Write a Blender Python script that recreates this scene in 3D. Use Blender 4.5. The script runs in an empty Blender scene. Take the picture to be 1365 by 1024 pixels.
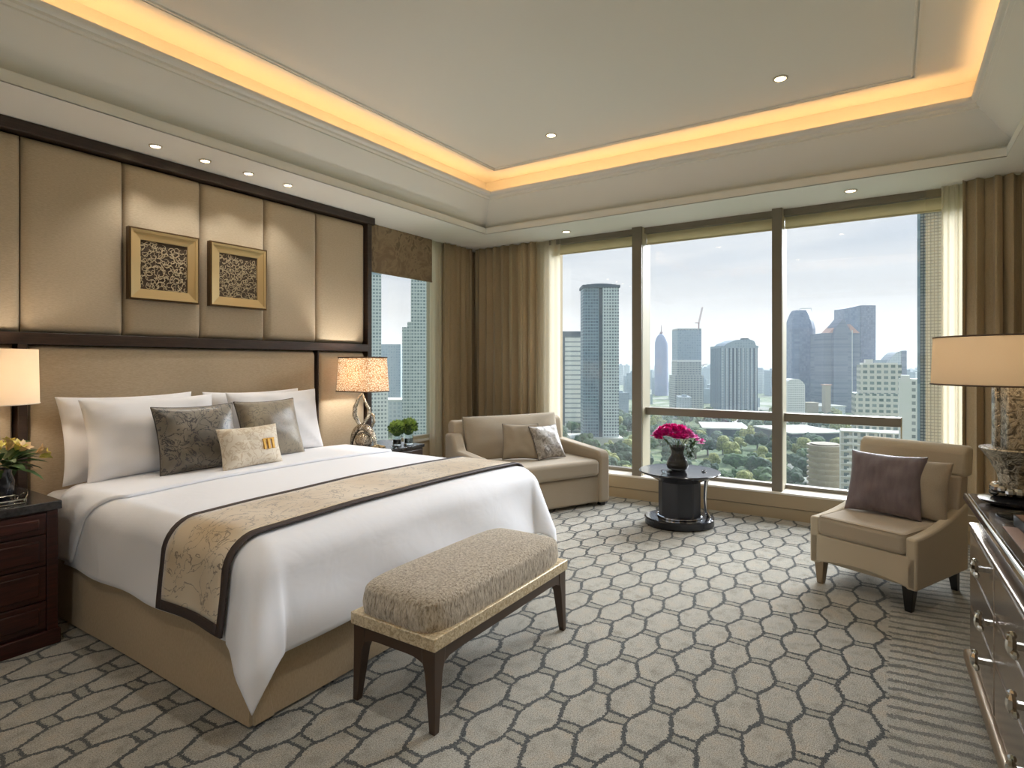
import bpy, bmesh, math, random
from mathutils import Vector, Matrix, noise
from math import sin, cos, pi, radians as R, atan2, sqrt
random.seed(7)
S = bpy.context.scene
C = S.collection

# ------------------------------------------------------------------ camera
F = 774.7; HY = 484.0; CX = 682.5; H = 1.3
TH = atan2(507.5, F); ct, st = cos(TH), sin(TH)
cam = bpy.data.cameras.new('camera'); co = bpy.data.objects.new('camera', cam); C.objects.link(co)
cam.sensor_fit = 'HORIZONTAL'; cam.sensor_width = 36; cam.lens = 36 * F / 1365
cam.shift_y = -(512 - HY) / 1365
cam.clip_start = 0.05; cam.clip_end = 12000
co.location = (0, 0, H); co.rotation_euler = (pi / 2, 0, TH - pi / 2)
S.camera = co
def at(px, fw, py=None):
    r = (px - CX) / F * fw
    return (fw * ct + r * st, fw * st - r * ct, H + ((HY - py) * fw / F if py is not None else 0))

# ------------------------------------------------------------------ helpers
def tag(o, label=None, cat=None, group=None, kind=None):
    if label: o['label'] = label
    if cat: o['category'] = cat
    if group: o['group'] = group
    if kind: o['kind'] = kind
    return o
def empty(name, loc=(0, 0, 0), rz=0, **k):
    o = bpy.data.objects.new(name, None); C.objects.link(o)
    o.location = loc; o.rotation_euler = (0, 0, rz); o.empty_display_size = .1
    return tag(o, **k)
def obj(name, bm, mat, parent=None, smooth=True, bevel=0, seg=2, **k):
    me = bpy.data.meshes.new(name)
    bmesh.ops.recalc_face_normals(bm, faces=bm.faces[:])
    bm.to_mesh(me); bm.free()
    for m in (mat if isinstance(mat, (list, tuple)) else [mat]): me.materials.append(m)
    if smooth:
        me.polygons.foreach_set('use_smooth', [True] * len(me.polygons))
        me.set_sharp_from_angle(angle=R(38))
    o = bpy.data.objects.new(name, me); C.objects.link(o)
    if parent: o.parent = parent
    if bevel:
        b = o.modifiers.new('bevel', 'BEVEL'); b.width = bevel; b.segments = seg; b.limit_method = 'ANGLE'; b.angle_limit = R(35)
    return tag(o, **k)
def NB(): return bmesh.new()
def box(bm, x0, x1, y0, y1, z0, z1, mi=0, M=None):
    v = [bm.verts.new((x, y, z)) for z in (z0, z1) for y in (y0, y1) for x in (x0, x1)]
    if M is not None:
        for q in v: q.co = M @ q.co
    for f in ((0, 1, 3, 2), (4, 6, 7, 5), (0, 4, 5, 1), (2, 3, 7, 6), (0, 2, 6, 4), (1, 5, 7, 3)):
        fc = bm.faces.new([v[i] for i in f]); fc.material_index = mi
    return bm
def B(*a): return box(NB(), *a)
def taper(bm, p0, p1, w0, w1, d0=None, d1=None):
    """tapered bar from p0 to p1 (mostly vertical); widths w (x) and d (y)"""
    d0 = d0 or w0; d1 = d1 or w1
    vs = []
    for p, w, d in ((p0, w0, d0), (p1, w1, d1)):
        for sx, sy in ((-1, -1), (1, -1), (1, 1), (-1, 1)):
            vs.append(bm.verts.new((p[0] + sx * w / 2, p[1] + sy * d / 2, p[2])))
    bm.faces.new(vs[3::-1]); bm.faces.new(vs[4:])
    for i in range(4):
        j = (i + 1) % 4; bm.faces.new((vs[i], vs[j], vs[4 + j], vs[4 + i]))
    return bm
def lathe(bm, prof, n=32, cx=0, cy=0, sx=1, sy=1, M=None):
    rings = []
    for r, z in prof:
        if r < 1e-5: ring = [bm.verts.new((cx, cy, z))]
        else: ring = [bm.verts.new((cx + r * cos(2 * pi * i / n) * sx, cy + r * sin(2 * pi * i / n) * sy, z)) for i in range(n)]
        if M is not None:
            for q in ring: q.co = M @ q.co
        rings.append(ring)
    for a, b in zip(rings, rings[1:]):
        for i in range(n):
            j = (i + 1) % n
            if len(a) == 1 and len(b) == 1: continue
            if len(a) == 1: bm.faces.new((a[0], b[i], b[j]))
            elif len(b) == 1: bm.faces.new((a[i], a[j], b[0]))
            else: bm.faces.new((a[i], a[j], b[j], b[i]))
    return bm
def tube(bm, pts, rad, n=8, closed=False, flat=1.0):
    pts = [Vector(p) for p in pts]; N = len(pts)
    rs = rad if isinstance(rad, (list, tuple)) else [rad] * N
    rings = []; up = None
    for i in range(N):
        a = pts[i - 1] if (i or closed) else pts[0]; b = pts[(i + 1) % N] if (i < N - 1 or closed) else pts[-1]
        t = (b - a).normalized()
        if up is None: up = Vector((0, 0, 1)) if abs(t.z) < .9 else Vector((1, 0, 0))
        s = t.cross(up).normalized(); up = s.cross(t).normalized()
        rings.append([bm.verts.new(pts[i] + (s * cos(2 * pi * k / n) + up * sin(2 * pi * k / n) * flat) * rs[i]) for k in range(n)])
    for i in range(N if closed else N - 1):
        a, b = rings[i], rings[(i + 1) % N]
        for k in range(n):
            l = (k + 1) % n; bm.faces.new((a[k], a[l], b[l], b[k]))
    if not closed: bm.faces.new(rings[0][::-1]); bm.faces.new(rings[-1])
    return bm
def prism(bm, poly, axis, a, b, mi=0):
    """extrude polygon (2D) along axis 'x','y','z' from a to b"""
    def mk(p, t):
        return {'x': (t, p[0], p[1]), 'y': (p[0], t, p[1]), 'z': (p[0], p[1], t)}[axis]
    A = [bm.verts.new(mk(p, a)) for p in poly]; D = [bm.verts.new(mk(p, b)) for p in poly]
    f = [bm.faces.new(A[::-1]), bm.faces.new(D)]
    for i in range(len(poly)):
        j = (i + 1) % len(poly); f.append(bm.faces.new((A[i], A[j], D[j], D[i])))
    for q in f: q.material_index = mi
    return bm
def ball(bm, c, r, u=12, v=8, sx=1, sy=1, sz=1):
    M = Matrix.Translation(c) @ Matrix.Diagonal((sx, sy, sz, 1))
    bmesh.ops.create_uvsphere(bm, u_segments=u, v_segments=v, radius=r, matrix=M)
    return bm
def gridmesh(bm, fn, nu, nv, closeu=False):
    V = [[bm.verts.new(fn(i / nu, j / nv)) for j in range(nv + 1)] for i in range(nu + 1 if not closeu else nu)]
    for i in range(nu):
        for j in range(nv):
            a = V[i]; b = V[(i + 1) % len(V)]
            bm.faces.new((a[j], b[j], b[j + 1], a[j + 1]))
    return V
def copy_tree(o, parent=None):
    c = o.copy(); C.objects.link(c)
    if parent: c.parent = parent
    for ch in list(o.children): copy_tree(ch, c)
    return c
def solidify(o, t, off=-1):
    m = o.modifiers.new('solid', 'SOLIDIFY'); m.thickness = t; m.offset = off; return o
def subsurf(o, n=2):
    m = o.modifiers.new('sub', 'SUBSURF'); m.levels = n; m.render_levels = n; return o

# ------------------------------------------------------------------ materials
def srgb(r, g, b):
    f = lambda c: ((c / 255 + .055) / 1.055) ** 2.4 if c > 10 else c / 255 / 12.92
    return (f(r), f(g), f(b), 1)
class Mt:
    def __init__(s, name, col=(200, 200, 200), rough=.6, metal=0, spec=.5, **k):
        m = bpy.data.materials.new(name); m.use_nodes = True
        s.m = m; s.t = m.node_tree; s.n = s.t.nodes; s.l = s.t.links
        s.b = s.n['Principled BSDF']; s.out = s.n['Material Output']
        s.b.inputs['Base Color'].default_value = srgb(*col)
        s.b.inputs['Roughness'].default_value = rough; s.b.inputs['Metallic'].default_value = metal
        s.b.inputs['Specular IOR Level'].default_value = spec
        for a, v in k.items(): s.b.inputs[a].default_value = v
    def node(s, t, **k):
        n = s.n.new(t)
        for a, v in k.items():
            if a.startswith('i_'): n.inputs[int(a[2:])].default_value = v
            else: setattr(n, a, v)
        return n
    def link(s, a, b): s.l.new(a, b)
    def coord(s, scale=(1, 1, 1), kind='Object', rot=(0, 0, 0)):
        tc = s.node('ShaderNodeTexCoord'); mp = s.node('ShaderNodeMapping')
        mp.inputs['Scale'].default_value = scale; mp.inputs['Rotation'].default_value = rot
        s.link(tc.outputs[kind], mp.inputs[0]); return mp.outputs[0]
    def noise(s, vec, scale=5, detail=4, rough=.5, dist=0):
        n = s.node('ShaderNodeTexNoise'); n.inputs['Scale'].default_value = scale; n.inputs['Detail'].default_value = detail
        n.inputs['Roughness'].default_value = rough; n.inputs['Distortion'].default_value = dist
        s.link(vec, n.inputs['Vector']); return n.outputs['Fac']
    def ramp(s, fac, stops, interp='LINEAR'):
        r = s.node('ShaderNodeValToRGB'); e = r.color_ramp.elements; r.color_ramp.interpolation = interp
        e[0].position, e[0].color = stops[0][0], srgb(*stops[0][1])
        e[1].position, e[1].color = stops[-1][0], srgb(*stops[-1][1])
        for p, c in stops[1:-1]:
            x = e.new(p); x.color = srgb(*c)
        s.link(fac, r.inputs[0]); return r.outputs[0]
    def math(s, op, a, b=None, c=None):
        n = s.node('ShaderNodeMath', operation=op)
        for i, v in enumerate((a, b, c)):
            if v is None: continue
            if isinstance(v, (int, float)): n.inputs[i].default_value = v
            else: s.link(v, n.inputs[i])
        return n.outputs[0]
    def mix(s, fac, a, b, blend='MIX'):
        n = s.node('ShaderNodeMix', data_type='RGBA', blend_type=blend)
        for k, v in ((0, fac), (6, a), (7, b)):
            if isinstance(v, (int, float)): n.inputs[k].default_value = v
            elif isinstance(v, tuple): n.inputs[k].default_value = srgb(*v)
            else: s.link(v, n.inputs[k])
        return n.outputs[2]
    def base(s, c): s.link(c, s.b.inputs['Base Color']); return s
    def bump(s, h, strength=.2, dist=.002):
        n = s.node('ShaderNodeBump'); n.inputs['Strength'].default_value = strength; n.inputs['Distance'].default_value = dist
        s.link(h, n.inputs['Height']); s.link(n.outputs[0], s.b.inputs['Normal']); return s
def mat(name, *a, **k): return Mt(name, *a, **k).m
def fabric(name, col, col2=None, weave=260, rough=.9, strength=.35, stretch=(1, 1, .25), sheen=.2):
    s = Mt(name, col, rough, spec=.2); s.b.inputs['Sheen Weight'].default_value = sheen
    v = s.coord(stretch); n1 = s.noise(v, weave, 3); n2 = s.noise(s.coord((1, 1, 1)), 3, 3)
    c2 = col2 or tuple(int(c * .82) for c in col)
    f = s.math('ADD', s.math('MULTIPLY', n1, .75), s.math('MULTIPLY', n2, .25))
    s.base(s.ramp(f, [(.32, c2), (.62, col)])); s.bump(n1, strength, .0012); return s.m
def emis(name, col, strength):
    m = bpy.data.materials.new(name); m.use_nodes = True; n = m.node_tree.nodes; n.remove(n['Principled BSDF'])
    e = n.new('ShaderNodeEmission'); e.inputs[0].default_value = srgb(*col); e.inputs[1].default_value = strength
    m.node_tree.links.new(e.outputs[0], n['Material Output'].inputs[0]); return m
def shade_mat(name, col, holes=False):
    m = bpy.data.materials.new(name); m.use_nodes = True; t = m.node_tree; n = t.nodes; n.remove(n['Principled BSDF'])
    d = n.new('ShaderNodeBsdfDiffuse'); tr = n.new('ShaderNodeBsdfTranslucent'); mx = n.new('ShaderNodeMixShader'); mx.inputs[0].default_value = .45
    t.links.new(d.outputs[0], mx.inputs[1]); t.links.new(tr.outputs[0], mx.inputs[2]); t.links.new(mx.outputs[0], n['Material Output'].inputs[0])
    if holes:
        tc = n.new('ShaderNodeTexCoord'); v = n.new('ShaderNodeTexVoronoi'); v.feature = 'DISTANCE_TO_EDGE'; v.inputs['Scale'].default_value = 62
        mp = n.new('ShaderNodeMapping'); mp.inputs['Scale'].default_value = (1, 1, .9); mp.inputs['Rotation'].default_value = (.3, .5, .2)
        t.links.new(tc.outputs['Object'], mp.inputs[0]); t.links.new(mp.outputs[0], v.inputs['Vector'])
        r = n.new('ShaderNodeValToRGB'); r.color_ramp.elements[0].position = .06; r.color_ramp.elements[0].color = srgb(186, 150, 108)
        r.color_ramp.elements[1].position = .15; r.color_ramp.elements[1].color = srgb(*col)
        t.links.new(v.outputs['Distance'], r.inputs[0]); t.links.new(r.outputs[0], d.inputs[0]); t.links.new(r.outputs[0], tr.inputs[0])
    else:
        d.inputs[0].default_value = srgb(*col); tr.inputs[0].default_value = srgb(*col)
    return m
def sheer_mat(name, col, transp=.5):
    m = bpy.data.materials.new(name); m.use_nodes = True; t = m.node_tree; n = t.nodes; n.remove(n['Principled BSDF'])
    d = n.new('ShaderNodeBsdfDiffuse'); tr = n.new('ShaderNodeBsdfTranslucent'); mx = n.new('ShaderNodeMixShader'); mx.inputs[0].default_value = .6
    tp = n.new('ShaderNodeBsdfTransparent'); m2 = n.new('ShaderNodeMixShader'); m2.inputs[0].default_value = transp
    d.inputs[0].default_value = srgb(*col); tr.inputs[0].default_value = srgb(*col)
    t.links.new(d.outputs[0], mx.inputs[1]); t.links.new(tr.outputs[0], mx.inputs[2])
    t.links.new(mx.outputs[0], m2.inputs[1]); t.links.new(tp.outputs[0], m2.inputs[2]); t.links.new(m2.outputs[0], n['Material Output'].inputs[0])
    return m
def glass_mat(name, col=(255, 255, 255), rough=0, refl=.03):
    """thin architectural pane: clear with a weak mirror reflection"""
    m = bpy.data.materials.new(name); m.use_nodes = True; t = m.node_tree; n = t.nodes; n.remove(n['Principled BSDF'])
    tp = n.new('ShaderNodeBsdfTransparent'); tp.inputs[0].default_value = srgb(*col)
    g = n.new('ShaderNodeBsdfGlossy'); g.inputs['Roughness'].default_value = rough
    mx = n.new('ShaderNodeMixShader'); mx.inputs[0].default_value = refl
    t.links.new(tp.outputs[0], mx.inputs[1]); t.links.new(g.outputs[0], mx.inputs[2]); t.links.new(mx.outputs[0], n['Material Output'].inputs[0])
    return m

M = {}
M['plaster'] = Mt('ceiling_plaster', (238, 237, 232), .75, spec=.2).m
M['wallpaint'] = Mt('wall_paint', (196, 178, 150), .8, spec=.2).m
M['panel'] = fabric('panel_fabric', (190, 175, 152), (174, 159, 136), 300, stretch=(.2, .2, 1.4), strength=.2)
M['panel2'] = fabric('panel_fabric_lower', (188, 171, 146), (171, 154, 128), 300, stretch=(.2, .2, 1.4), strength=.2)
s = Mt('dark_wood', (58, 45, 38), .35); s.base(s.ramp(s.noise(s.coord((2, 2, 20)), 6, 5, .6), [(.3, (44, 33, 28)), (.7, (66, 50, 42))])); M['darkwood'] = s.m
s = Mt('mahogany', (70, 30, 24), .3); s.base(s.ramp(s.noise(s.coord((2, 14, 20)), 4, 5, .6), [(.3, (34, 14, 11)), (.7, (70, 32, 25))])); M['mahog'] = s.m
s = Mt('black_stone', (40, 40, 42), .18); s.base(s.ramp(s.noise(s.coord((1, 1, 1)), 30, 6, .7), [(.35, (22, 22, 24)), (.7, (66, 64, 64))])); M['blackstone'] = s.m
M['linen'] = Mt('white_linen', (236, 235, 237), .85, spec=.2).m
s = Mt('white_duvet', (236, 237, 242), .7, spec=.3); s.b.inputs['Sheen Weight'].default_value = .3
s.bump(s.noise(s.coord((1, 1, 1)), 5, 3, .5, .5), .25, .02); M['duvet'] = s.m
M['skirt'] = fabric('bed_skirt', (188, 168, 138), (174, 154, 124), 300)
s = Mt('runner_fabric', (170, 140, 100), .45, spec=.5); s.b.inputs['Sheen Weight'].default_value = .4
v = s.coord(); n1 = s.noise(v, 6.5, 5, .55, 2.2); w = s.math('ABSOLUTE', s.math('SUBTRACT', n1, .5))
n2 = s.noise(v, 2.4, 2)
c1 = s.ramp(n2, [(.35, (196, 172, 134)), (.65, (226, 212, 188))])
s.base(s.mix(s.math('MULTIPLY', s.math('LESS_THAN', w, .011), .75), c1, (104, 84, 66))); s.bump(n1, .3, .003); M['runner'] = s.m
M['binding'] = Mt('runner_binding', (66, 54, 50), .6).m
s = Mt('cushion_dark', (96, 90, 80), .35, spec=.6); v = s.coord(); n1 = s.noise(v, 11, 5, .55, 1.8); w = s.math('ABSOLUTE', s.math('SUBTRACT', n1, .5))
s.b.inputs['Sheen Weight'].default_value = .5
c1 = s.ramp(s.noise(v, 7, 2), [(.35, (92, 84, 72)), (.7, (140, 132, 118))])
s.base(s.mix(s.math('LESS_THAN', w, .02), c1, (48, 44, 44))); s.bump(n1, .4, .004); M['cush_dark'] = s.m
s = Mt('cushion_olive', (120, 108, 88), .4, spec=.6); v = s.coord(); n1 = s.noise(v, 14, 5, .55, 1.5); w = s.math('ABSOLUTE', s.math('SUBTRACT', n1, .5))
s.b.inputs['Sheen Weight'].default_value = .5
c1 = s.ramp(s.noise(v, 6, 2), [(.35, (112, 98, 78)), (.7, (156, 144, 120))])
s.base(s.mix(s.math('MULTIPLY', s.math('LESS_THAN', w, .02), .6), c1, (86, 76, 62))); s.bump(n1, .4, .004); M['cush_olive'] = s.m
s = Mt('cushion_cream', (214, 200, 176), .5, spec=.4); v = s.coord(); n1 = s.noise(v, 16, 4, .5, 1.5); w = s.math('ABSOLUTE', s.math('SUBTRACT', n1, .5))
s.base(s.mix(s.math('MULTIPLY', s.math('LESS_THAN', w, .03), .45), (222, 210, 190), (176, 146, 104))); M['cush_cream'] = s.m
s = Mt('cushion_silver', (150, 142, 132), .4, spec=.6); v = s.coord(); n1 = s.noise(v, 14, 5, .55, 1.2); s.base(s.ramp(n1, [(.4, (110, 100, 92)), (.52, (176, 168, 158)), (.62, (130, 122, 112))])); M['cush_silver'] = s.m
M['gold'] = Mt('gold_thread', (206, 160, 78), .4, .6).m
M['sofa'] = fabric('sofa_fabric', (176, 162, 142), (158, 144, 124), 420, strength=.3, stretch=(1, 1, 1))
M['sofa_cush'] = fabric('sofa_seat_fabric', (168, 155, 136), (152, 139, 120), 420, strength=.3, stretch=(1, 1, 1))
M['chair'] = fabric('armchair_fabric', (196, 182, 158), (184, 170, 146), 420, strength=.2, stretch=(1, 1, 1))
M['chair_seat'] = fabric('armchair_seat_fabric', (178, 164, 144), (166, 152, 132), 420, strength=.2, stretch=(1, 1, 1))
M['mauve'] = fabric('mauve_satin', (120, 108, 110), (106, 94, 97), 40, .4, .1)
M['piping'] = Mt('piping', (70, 60, 52), .6).m
M['curtain'] = fabric('curtain_fabric', (190, 172, 142), (176, 158, 128), 300, stretch=(1, 1, .3), strength=.2)
s = Mt('blind_fabric', (150, 130, 104), .7); n1 = s.noise(s.coord((1, 1, 1)), 6, 5, .6, 1.6); s.base(s.ramp(n1, [(.4, (132, 112, 88)), (.55, (158, 138, 110)), (.62, (120, 102, 80))])); M['roman'] = s.m
M['roller'] = shade_mat('roller_blind', (206, 198, 170))
M['frame'] = Mt('window_frame', (126, 119, 106), .4, .3).m
M['frame_light'] = Mt('window_frame_light', (196, 186, 160), .45).m
M['stone'] = Mt('sill_stone', (240, 234, 222), .25).m
M['sillface'] = Mt('sill_face', (176, 158, 128), .45).m
M['glass'] = glass_mat('window_glass', (250, 251, 252))
M['chrome'] = Mt('chrome', (220, 220, 220), .08, 1).m
M['gilt'] = Mt('gilt_frame', (212, 186, 138), .36, .7).m
M['giltdark'] = Mt('gilt_edge', (92, 70, 44), .35, .6).m
s = Mt('relief_panel', (120, 106, 84), .5); v = s.coord(); n1 = s.noise(v, 16, 6, .6, 3.2)
s.base(s.ramp(n1, [(.40, (50, 38, 28)), (.49, (196, 180, 148)), (.53, (66, 52, 38)), (.6, (206, 192, 160))])); s.bump(n1, .8, .02); M['reliefdark'] = Mt('relief_ground', (70, 55, 40), .6).m
M['relief'] = Mt('relief_scrolls', (176, 160, 130), .4, .3).m
s = Mt('bench_fur', (168, 148, 116), .75, spec=.3); v = s.coord((1, 1, .3)); n1 = s.noise(v, 110, 4, .7, .4); n2 = s.noise(v, 200, 2)
s.b.inputs['Sheen Weight'].default_value = .5
s.base(s.ramp(n1, [(.36, (128, 110, 84)), (.47, (184, 168, 142)), (.64, (222, 210, 190))])); s.bump(n1, 1, .012); M['fur'] = s.m
s = Mt('bench_band', (204, 180, 136), .4, .35); n1 = s.noise(s.coord(), 60, 4, .6, 1.5); s.base(s.ramp(n1, [(.4, (190, 168, 130)), (.6, (232, 218, 188))])); s.bump(n1, .6, .004); M['band'] = s.m
M['benchwood'] = Mt('bench_wood', (72, 54, 42), .35).m
M['blacklac'] = Mt('black_lacquer', (34, 34, 38), .14).m
M['blackmatte'] = Mt('black_satin', (38, 40, 48), .45).m
M['black'] = Mt('black_wood', (22, 19, 18), .4).m
M['silverlac'] = Mt('silver_lacquer', (150, 136, 122), .22, .65).m
M['silver'] = Mt('polished_silver', (200, 196, 188), .1, 1).m
M['bronze'] = Mt('bronze_plinth', (140, 120, 94), .35, .5).m
s = Mt('hammered_metal', (120, 108, 92), .2, 1); n1 = s.noise(s.coord(), 26, 5, .65, 2); s.base(s.ramp(n1, [(.4, (120, 112, 100)), (.55, (214, 206, 190)), (.65, (150, 140, 124))])); s.bump(n1, .9, .01); M['hammered'] = s.m
M['clear'] = Mt('clear_glass', (240, 245, 245), .03, **{'Transmission Weight': 1.0, 'IOR': 1.3}).m
M['smoke'] = Mt('smoked_glass', (112, 112, 110), .05, **{'Transmission Weight': .75, 'IOR': 1.4}).m
M['shade_white'] = shade_mat('shade_white', (242, 230, 212))
M['shade_cream'] = shade_mat('shade_cream', (236, 222, 200))
M['shade_woven'] = shade_mat('shade_woven', (255, 251, 242), True)
M['shadetrim'] = Mt('shade_trim', (84, 62, 44), .6).m
M['bulb'] = emis('lamp_bulb', (255, 206, 140), 6)
M['led'] = emis('led_strip', (255, 192, 120), 12)
M['lens'] = emis('downlight_lens', (255, 226, 180), 14)
M['trimring'] = Mt('downlight_trim', (210, 200, 184), .4).m
M['sheer'] = sheer_mat('sheer_voile', (244, 238, 222), .2)
M['sheer_thin'] = sheer_mat('sheer_thin', (226, 204, 160), .88)
M['leaf'] = Mt('leaf_green', (64, 92, 44), .5, **{'Subsurface Weight': .0}).m
M['leaf2'] = Mt('leaf_light', (150, 176, 88), .5).m
M['petal_y'] = Mt('petal_yellow', (226, 214, 120), .5).m
M['petal_p'] = Mt('petal_peach', (240, 208, 160), .5).m
M['petal_pink'] = Mt('petal_magenta', (232, 36, 158), .5).m
M['petal_pink2'] = Mt('petal_pink', (240, 120, 196), .5).m
M['soil'] = Mt('dark_water', (36, 34, 26), .3).m
M['paper'] = Mt('paper', (224, 218, 204), .7).m
M['topgrey'] = Mt('dresser_top', (96, 88, 82), .15, .3).m
M['leather'] = Mt('brown_leather', (120, 84, 56), .5).m
s = Mt('pebbles', (170, 150, 118), .5); n1 = s.noise(s.coord(), 60, 3); s.base(s.ramp(n1, [(.4, (110, 92, 70)), (.6, (214, 190, 140))])); M['pebble'] = s.m

# carpet ----------------------------------------------------------------
s = Mt('carpet', (150, 140, 120), .95, spec=.1); s.b.inputs['Sheen Weight'].default_value = .25
v = s.coord()
wn = s.node('ShaderNodeTexNoise'); wn.inputs['Scale'].default_value = 9; wn.inputs['Detail'].default_value = 1; s.link(v, wn.inputs['Vector'])
sub = s.node('ShaderNodeVectorMath', operation='SUBTRACT'); sub.inputs[1].default_value = (.5, .5, .5); s.link(wn.outputs['Color'], sub.inputs[0])
sc = s.node('ShaderNodeVectorMath', operation='SCALE'); sc.inputs['Scale'].default_value = .035; s.link(sub.outputs[0], sc.inputs[0])
wn2 = s.node('ShaderNodeTexNoise'); wn2.inputs['Scale'].default_value = 110; wn2.inputs['Detail'].default_value = 2; s.link(v, wn2.inputs['Vector'])
sub2 = s.node('ShaderNodeVectorMath', operation='SUBTRACT'); sub2.inputs[1].default_value = (.5, .5, .5); s.link(wn2.outputs['Color'], sub2.inputs[0])
sc2 = s.node('ShaderNodeVectorMath', operation='SCALE'); sc2.inputs['Scale'].default_value = .026; s.link(sub2.outputs[0], sc2.inputs[0])
ad = s.node('ShaderNodeVectorMath', operation='ADD'); s.link(v, ad.inputs[0]); s.link(sc.outputs[0], ad.inputs[1])
ad2 = s.node('ShaderNodeVectorMath', operation='ADD'); s.link(ad.outputs[0], ad2.inputs[0]); s.link(sc2.outputs[0], ad2.inputs[1])
sp = s.node('ShaderNodeSeparateXYZ'); s.link(ad2.outputs[0], sp.inputs[0])
sp0 = s.node('ShaderNodeSeparateXYZ'); s.link(v, sp0.inputs[0])
AX, AY = .286, .244
x = s.math('DIVIDE', s.math('SUBTRACT', sp.outputs[0], 2.275), AX); y = s.math('DIVIDE', s.math('SUBTRACT', sp.outputs[1], .724), AY)
p = s.math('ADD', x, y); q = s.math('SUBTRACT', x, y)
u_ = s.math('SUBTRACT', s.math('FRACT', p), .5); v_ = s.math('SUBTRACT', s.math('FRACT', q), .5)
lx = s.math('ABSOLUTE', s.math('MULTIPLY', s.math('ADD', u_, v_), AX / 2)); ly = s.math('ABSOLUTE', s.math('MULTIPLY', s.math('SUBTRACT', u_, v_), AY / 2))
HXs, HYs = .0235, .043
SLp = (AY / 2 - 2 * HYs) / (AX / 2 - 2 * HXs)
rect = s.math('MAXIMUM', s.math('SUBTRACT', lx, HXs), s.math('SUBTRACT', ly, HYs))
dl = s.math('ABSOLUTE', s.math('SUBTRACT', s.math('SUBTRACT', ly, HYs), s.math('MULTIPLY', s.math('SUBTRACT', lx, HXs), SLp)))
line = s.math('MULTIPLY', s.math('LESS_THAN', dl, .0088), s.math('GREATER_THAN', lx, HXs - .004))
edge = s.math('LESS_THAN', s.math('ABSOLUTE', rect), .0066)
hexm = s.math('MAXIMUM', line, edge)
st_ = s.math('LESS_THAN', s.math('ABSOLUTE', s.math('SUBTRACT', s.math('FRACT', s.math('DIVIDE', s.math('ADD', sp.outputs[0], s.math('MULTIPLY', sp.outputs[1], .12)), .072)), .5)), .17)
border = s.math('LESS_THAN', sp.outputs[1], .015)
mask = s.math('ADD', s.math('MULTIPLY', s.math('MULTIPLY', border, st_), .62), s.math('MULTIPLY', s.math('SUBTRACT', 1, border), hexm))
fine = s.noise(v, 230, 4, .75); med = s.noise(v, 14, 4, .6)
cell = s.ramp(med, [(.3, (172, 166, 152)), (.5, (200, 197, 186)), (.7, (206, 196, 178))])
cell = s.mix(s.math('MULTIPLY', s.math('LESS_THAN', rect, 0), .6), cell, (166, 164, 150))
lin = s.ramp(fine, [(.35, (58, 62, 64)), (.65, (100, 103, 102))])
cc = s.mix(mask, cell, lin)
cc = s.mix(1.0, cc, s.ramp(fine, [(.36, (150, 148, 142)), (.6, (255, 255, 255))]), 'MULTIPLY')
s.base(cc)
hh = s.math('SUBTRACT', s.math('MULTIPLY', fine, .35), s.math('MULTIPLY', mask, .6)); s.bump(hh, 1, .012)
M['carpet'] = s.m

# ------------------------------------------------------------------ room shell
XW, XG = 5.27, 5.5           # sill front, glass
YH, YW = 3.90, 4.12          # headboard face, head wall
YR, XB = -1.12, -1.3         # right wall, back wall
ZS, ZC = 2.60, 3.12
def struct(name, bm, m, parent=None, **k):
    return obj(name, bm, m, parent, kind=None if parent else 'structure', **k)
struct('floor', B(XB, XG, YR, YW, -.12, 0), M['carpet'], smooth=False)
bm = NB(); box(bm, XB - .1, XB, YR, -.6, 0, ZC + .2); box(bm, XB - .1, XB, 1.8, YW, 0, ZC + .2); box(bm, XB - .1, XB, -.6, 1.8, 0, .3); box(bm, XB - .1, XB, -.6, 1.8, 2.55, ZC + .2)
struct('wall_back', bm, M['wallpaint'], smooth=False)
struct('wall_right', B(XB - .1, XG + .1, YR - .1, YR, 0, ZC + .2), M['wallpaint'], smooth=False)
bm = NB(); box(bm, XB - .1, 3.70, YW, YW + .1, 0, ZC + .2); box(bm, 4.76, XG + .1, YW, YW + .1, 0, ZC + .2); box(bm, 3.70, 4.76, YW, YW + .1, 0, .5); box(bm, 3.70, 4.76, YW, YW + .1, 2.6, ZC + .2)
struct('wall_head', bm, M['wallpaint'], smooth=False)
struct('wall_window', B(XG - .06, XG + .12, YR, YW, 2.60, ZC + .2), M['plaster'], smooth=False)
struct('wall_window', B(XG - .02, XG + .12, 3.02, YW, 0, 2.60), M['wallpaint'], smooth=False)
struct('wall_window', B(XG - .02, XG + .12, YR, -.62, 0, 2.60), M['wallpaint'], smooth=False)
# sill
bm = B(XW + .005, XG + .1, YR, YW, 0, .092); box(bm, XW, XG + .1, YR, YW, .097, .205)
struct('baseboard_window', bm, M['sillface'], smooth=False)
struct('trim_1', B(XW - .006, XG + .08, YR, YW, .205, .222), M['stone'], bevel=.004)
struct('baseboard_right', B(XB, XW, YR, YR + .02, 0, .1), M['sillface'], smooth=False)

# ceiling: soffit ring, cornice, cove and upper ceiling
SX0, SX1, SY0, SY1 = -.75, 4.77, -.60, 3.44      # soffit inner edge
bm = NB()
for a in ((XB, XG, SY1, YW), (XB, XG, YR, SY0), (SX1, XG, SY0, SY1), (XB, SX0, SY0, SY1)): box(bm, *a, ZS, ZS + .06)
struct('ceiling', bm, M['plaster'], smooth=False)
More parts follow.
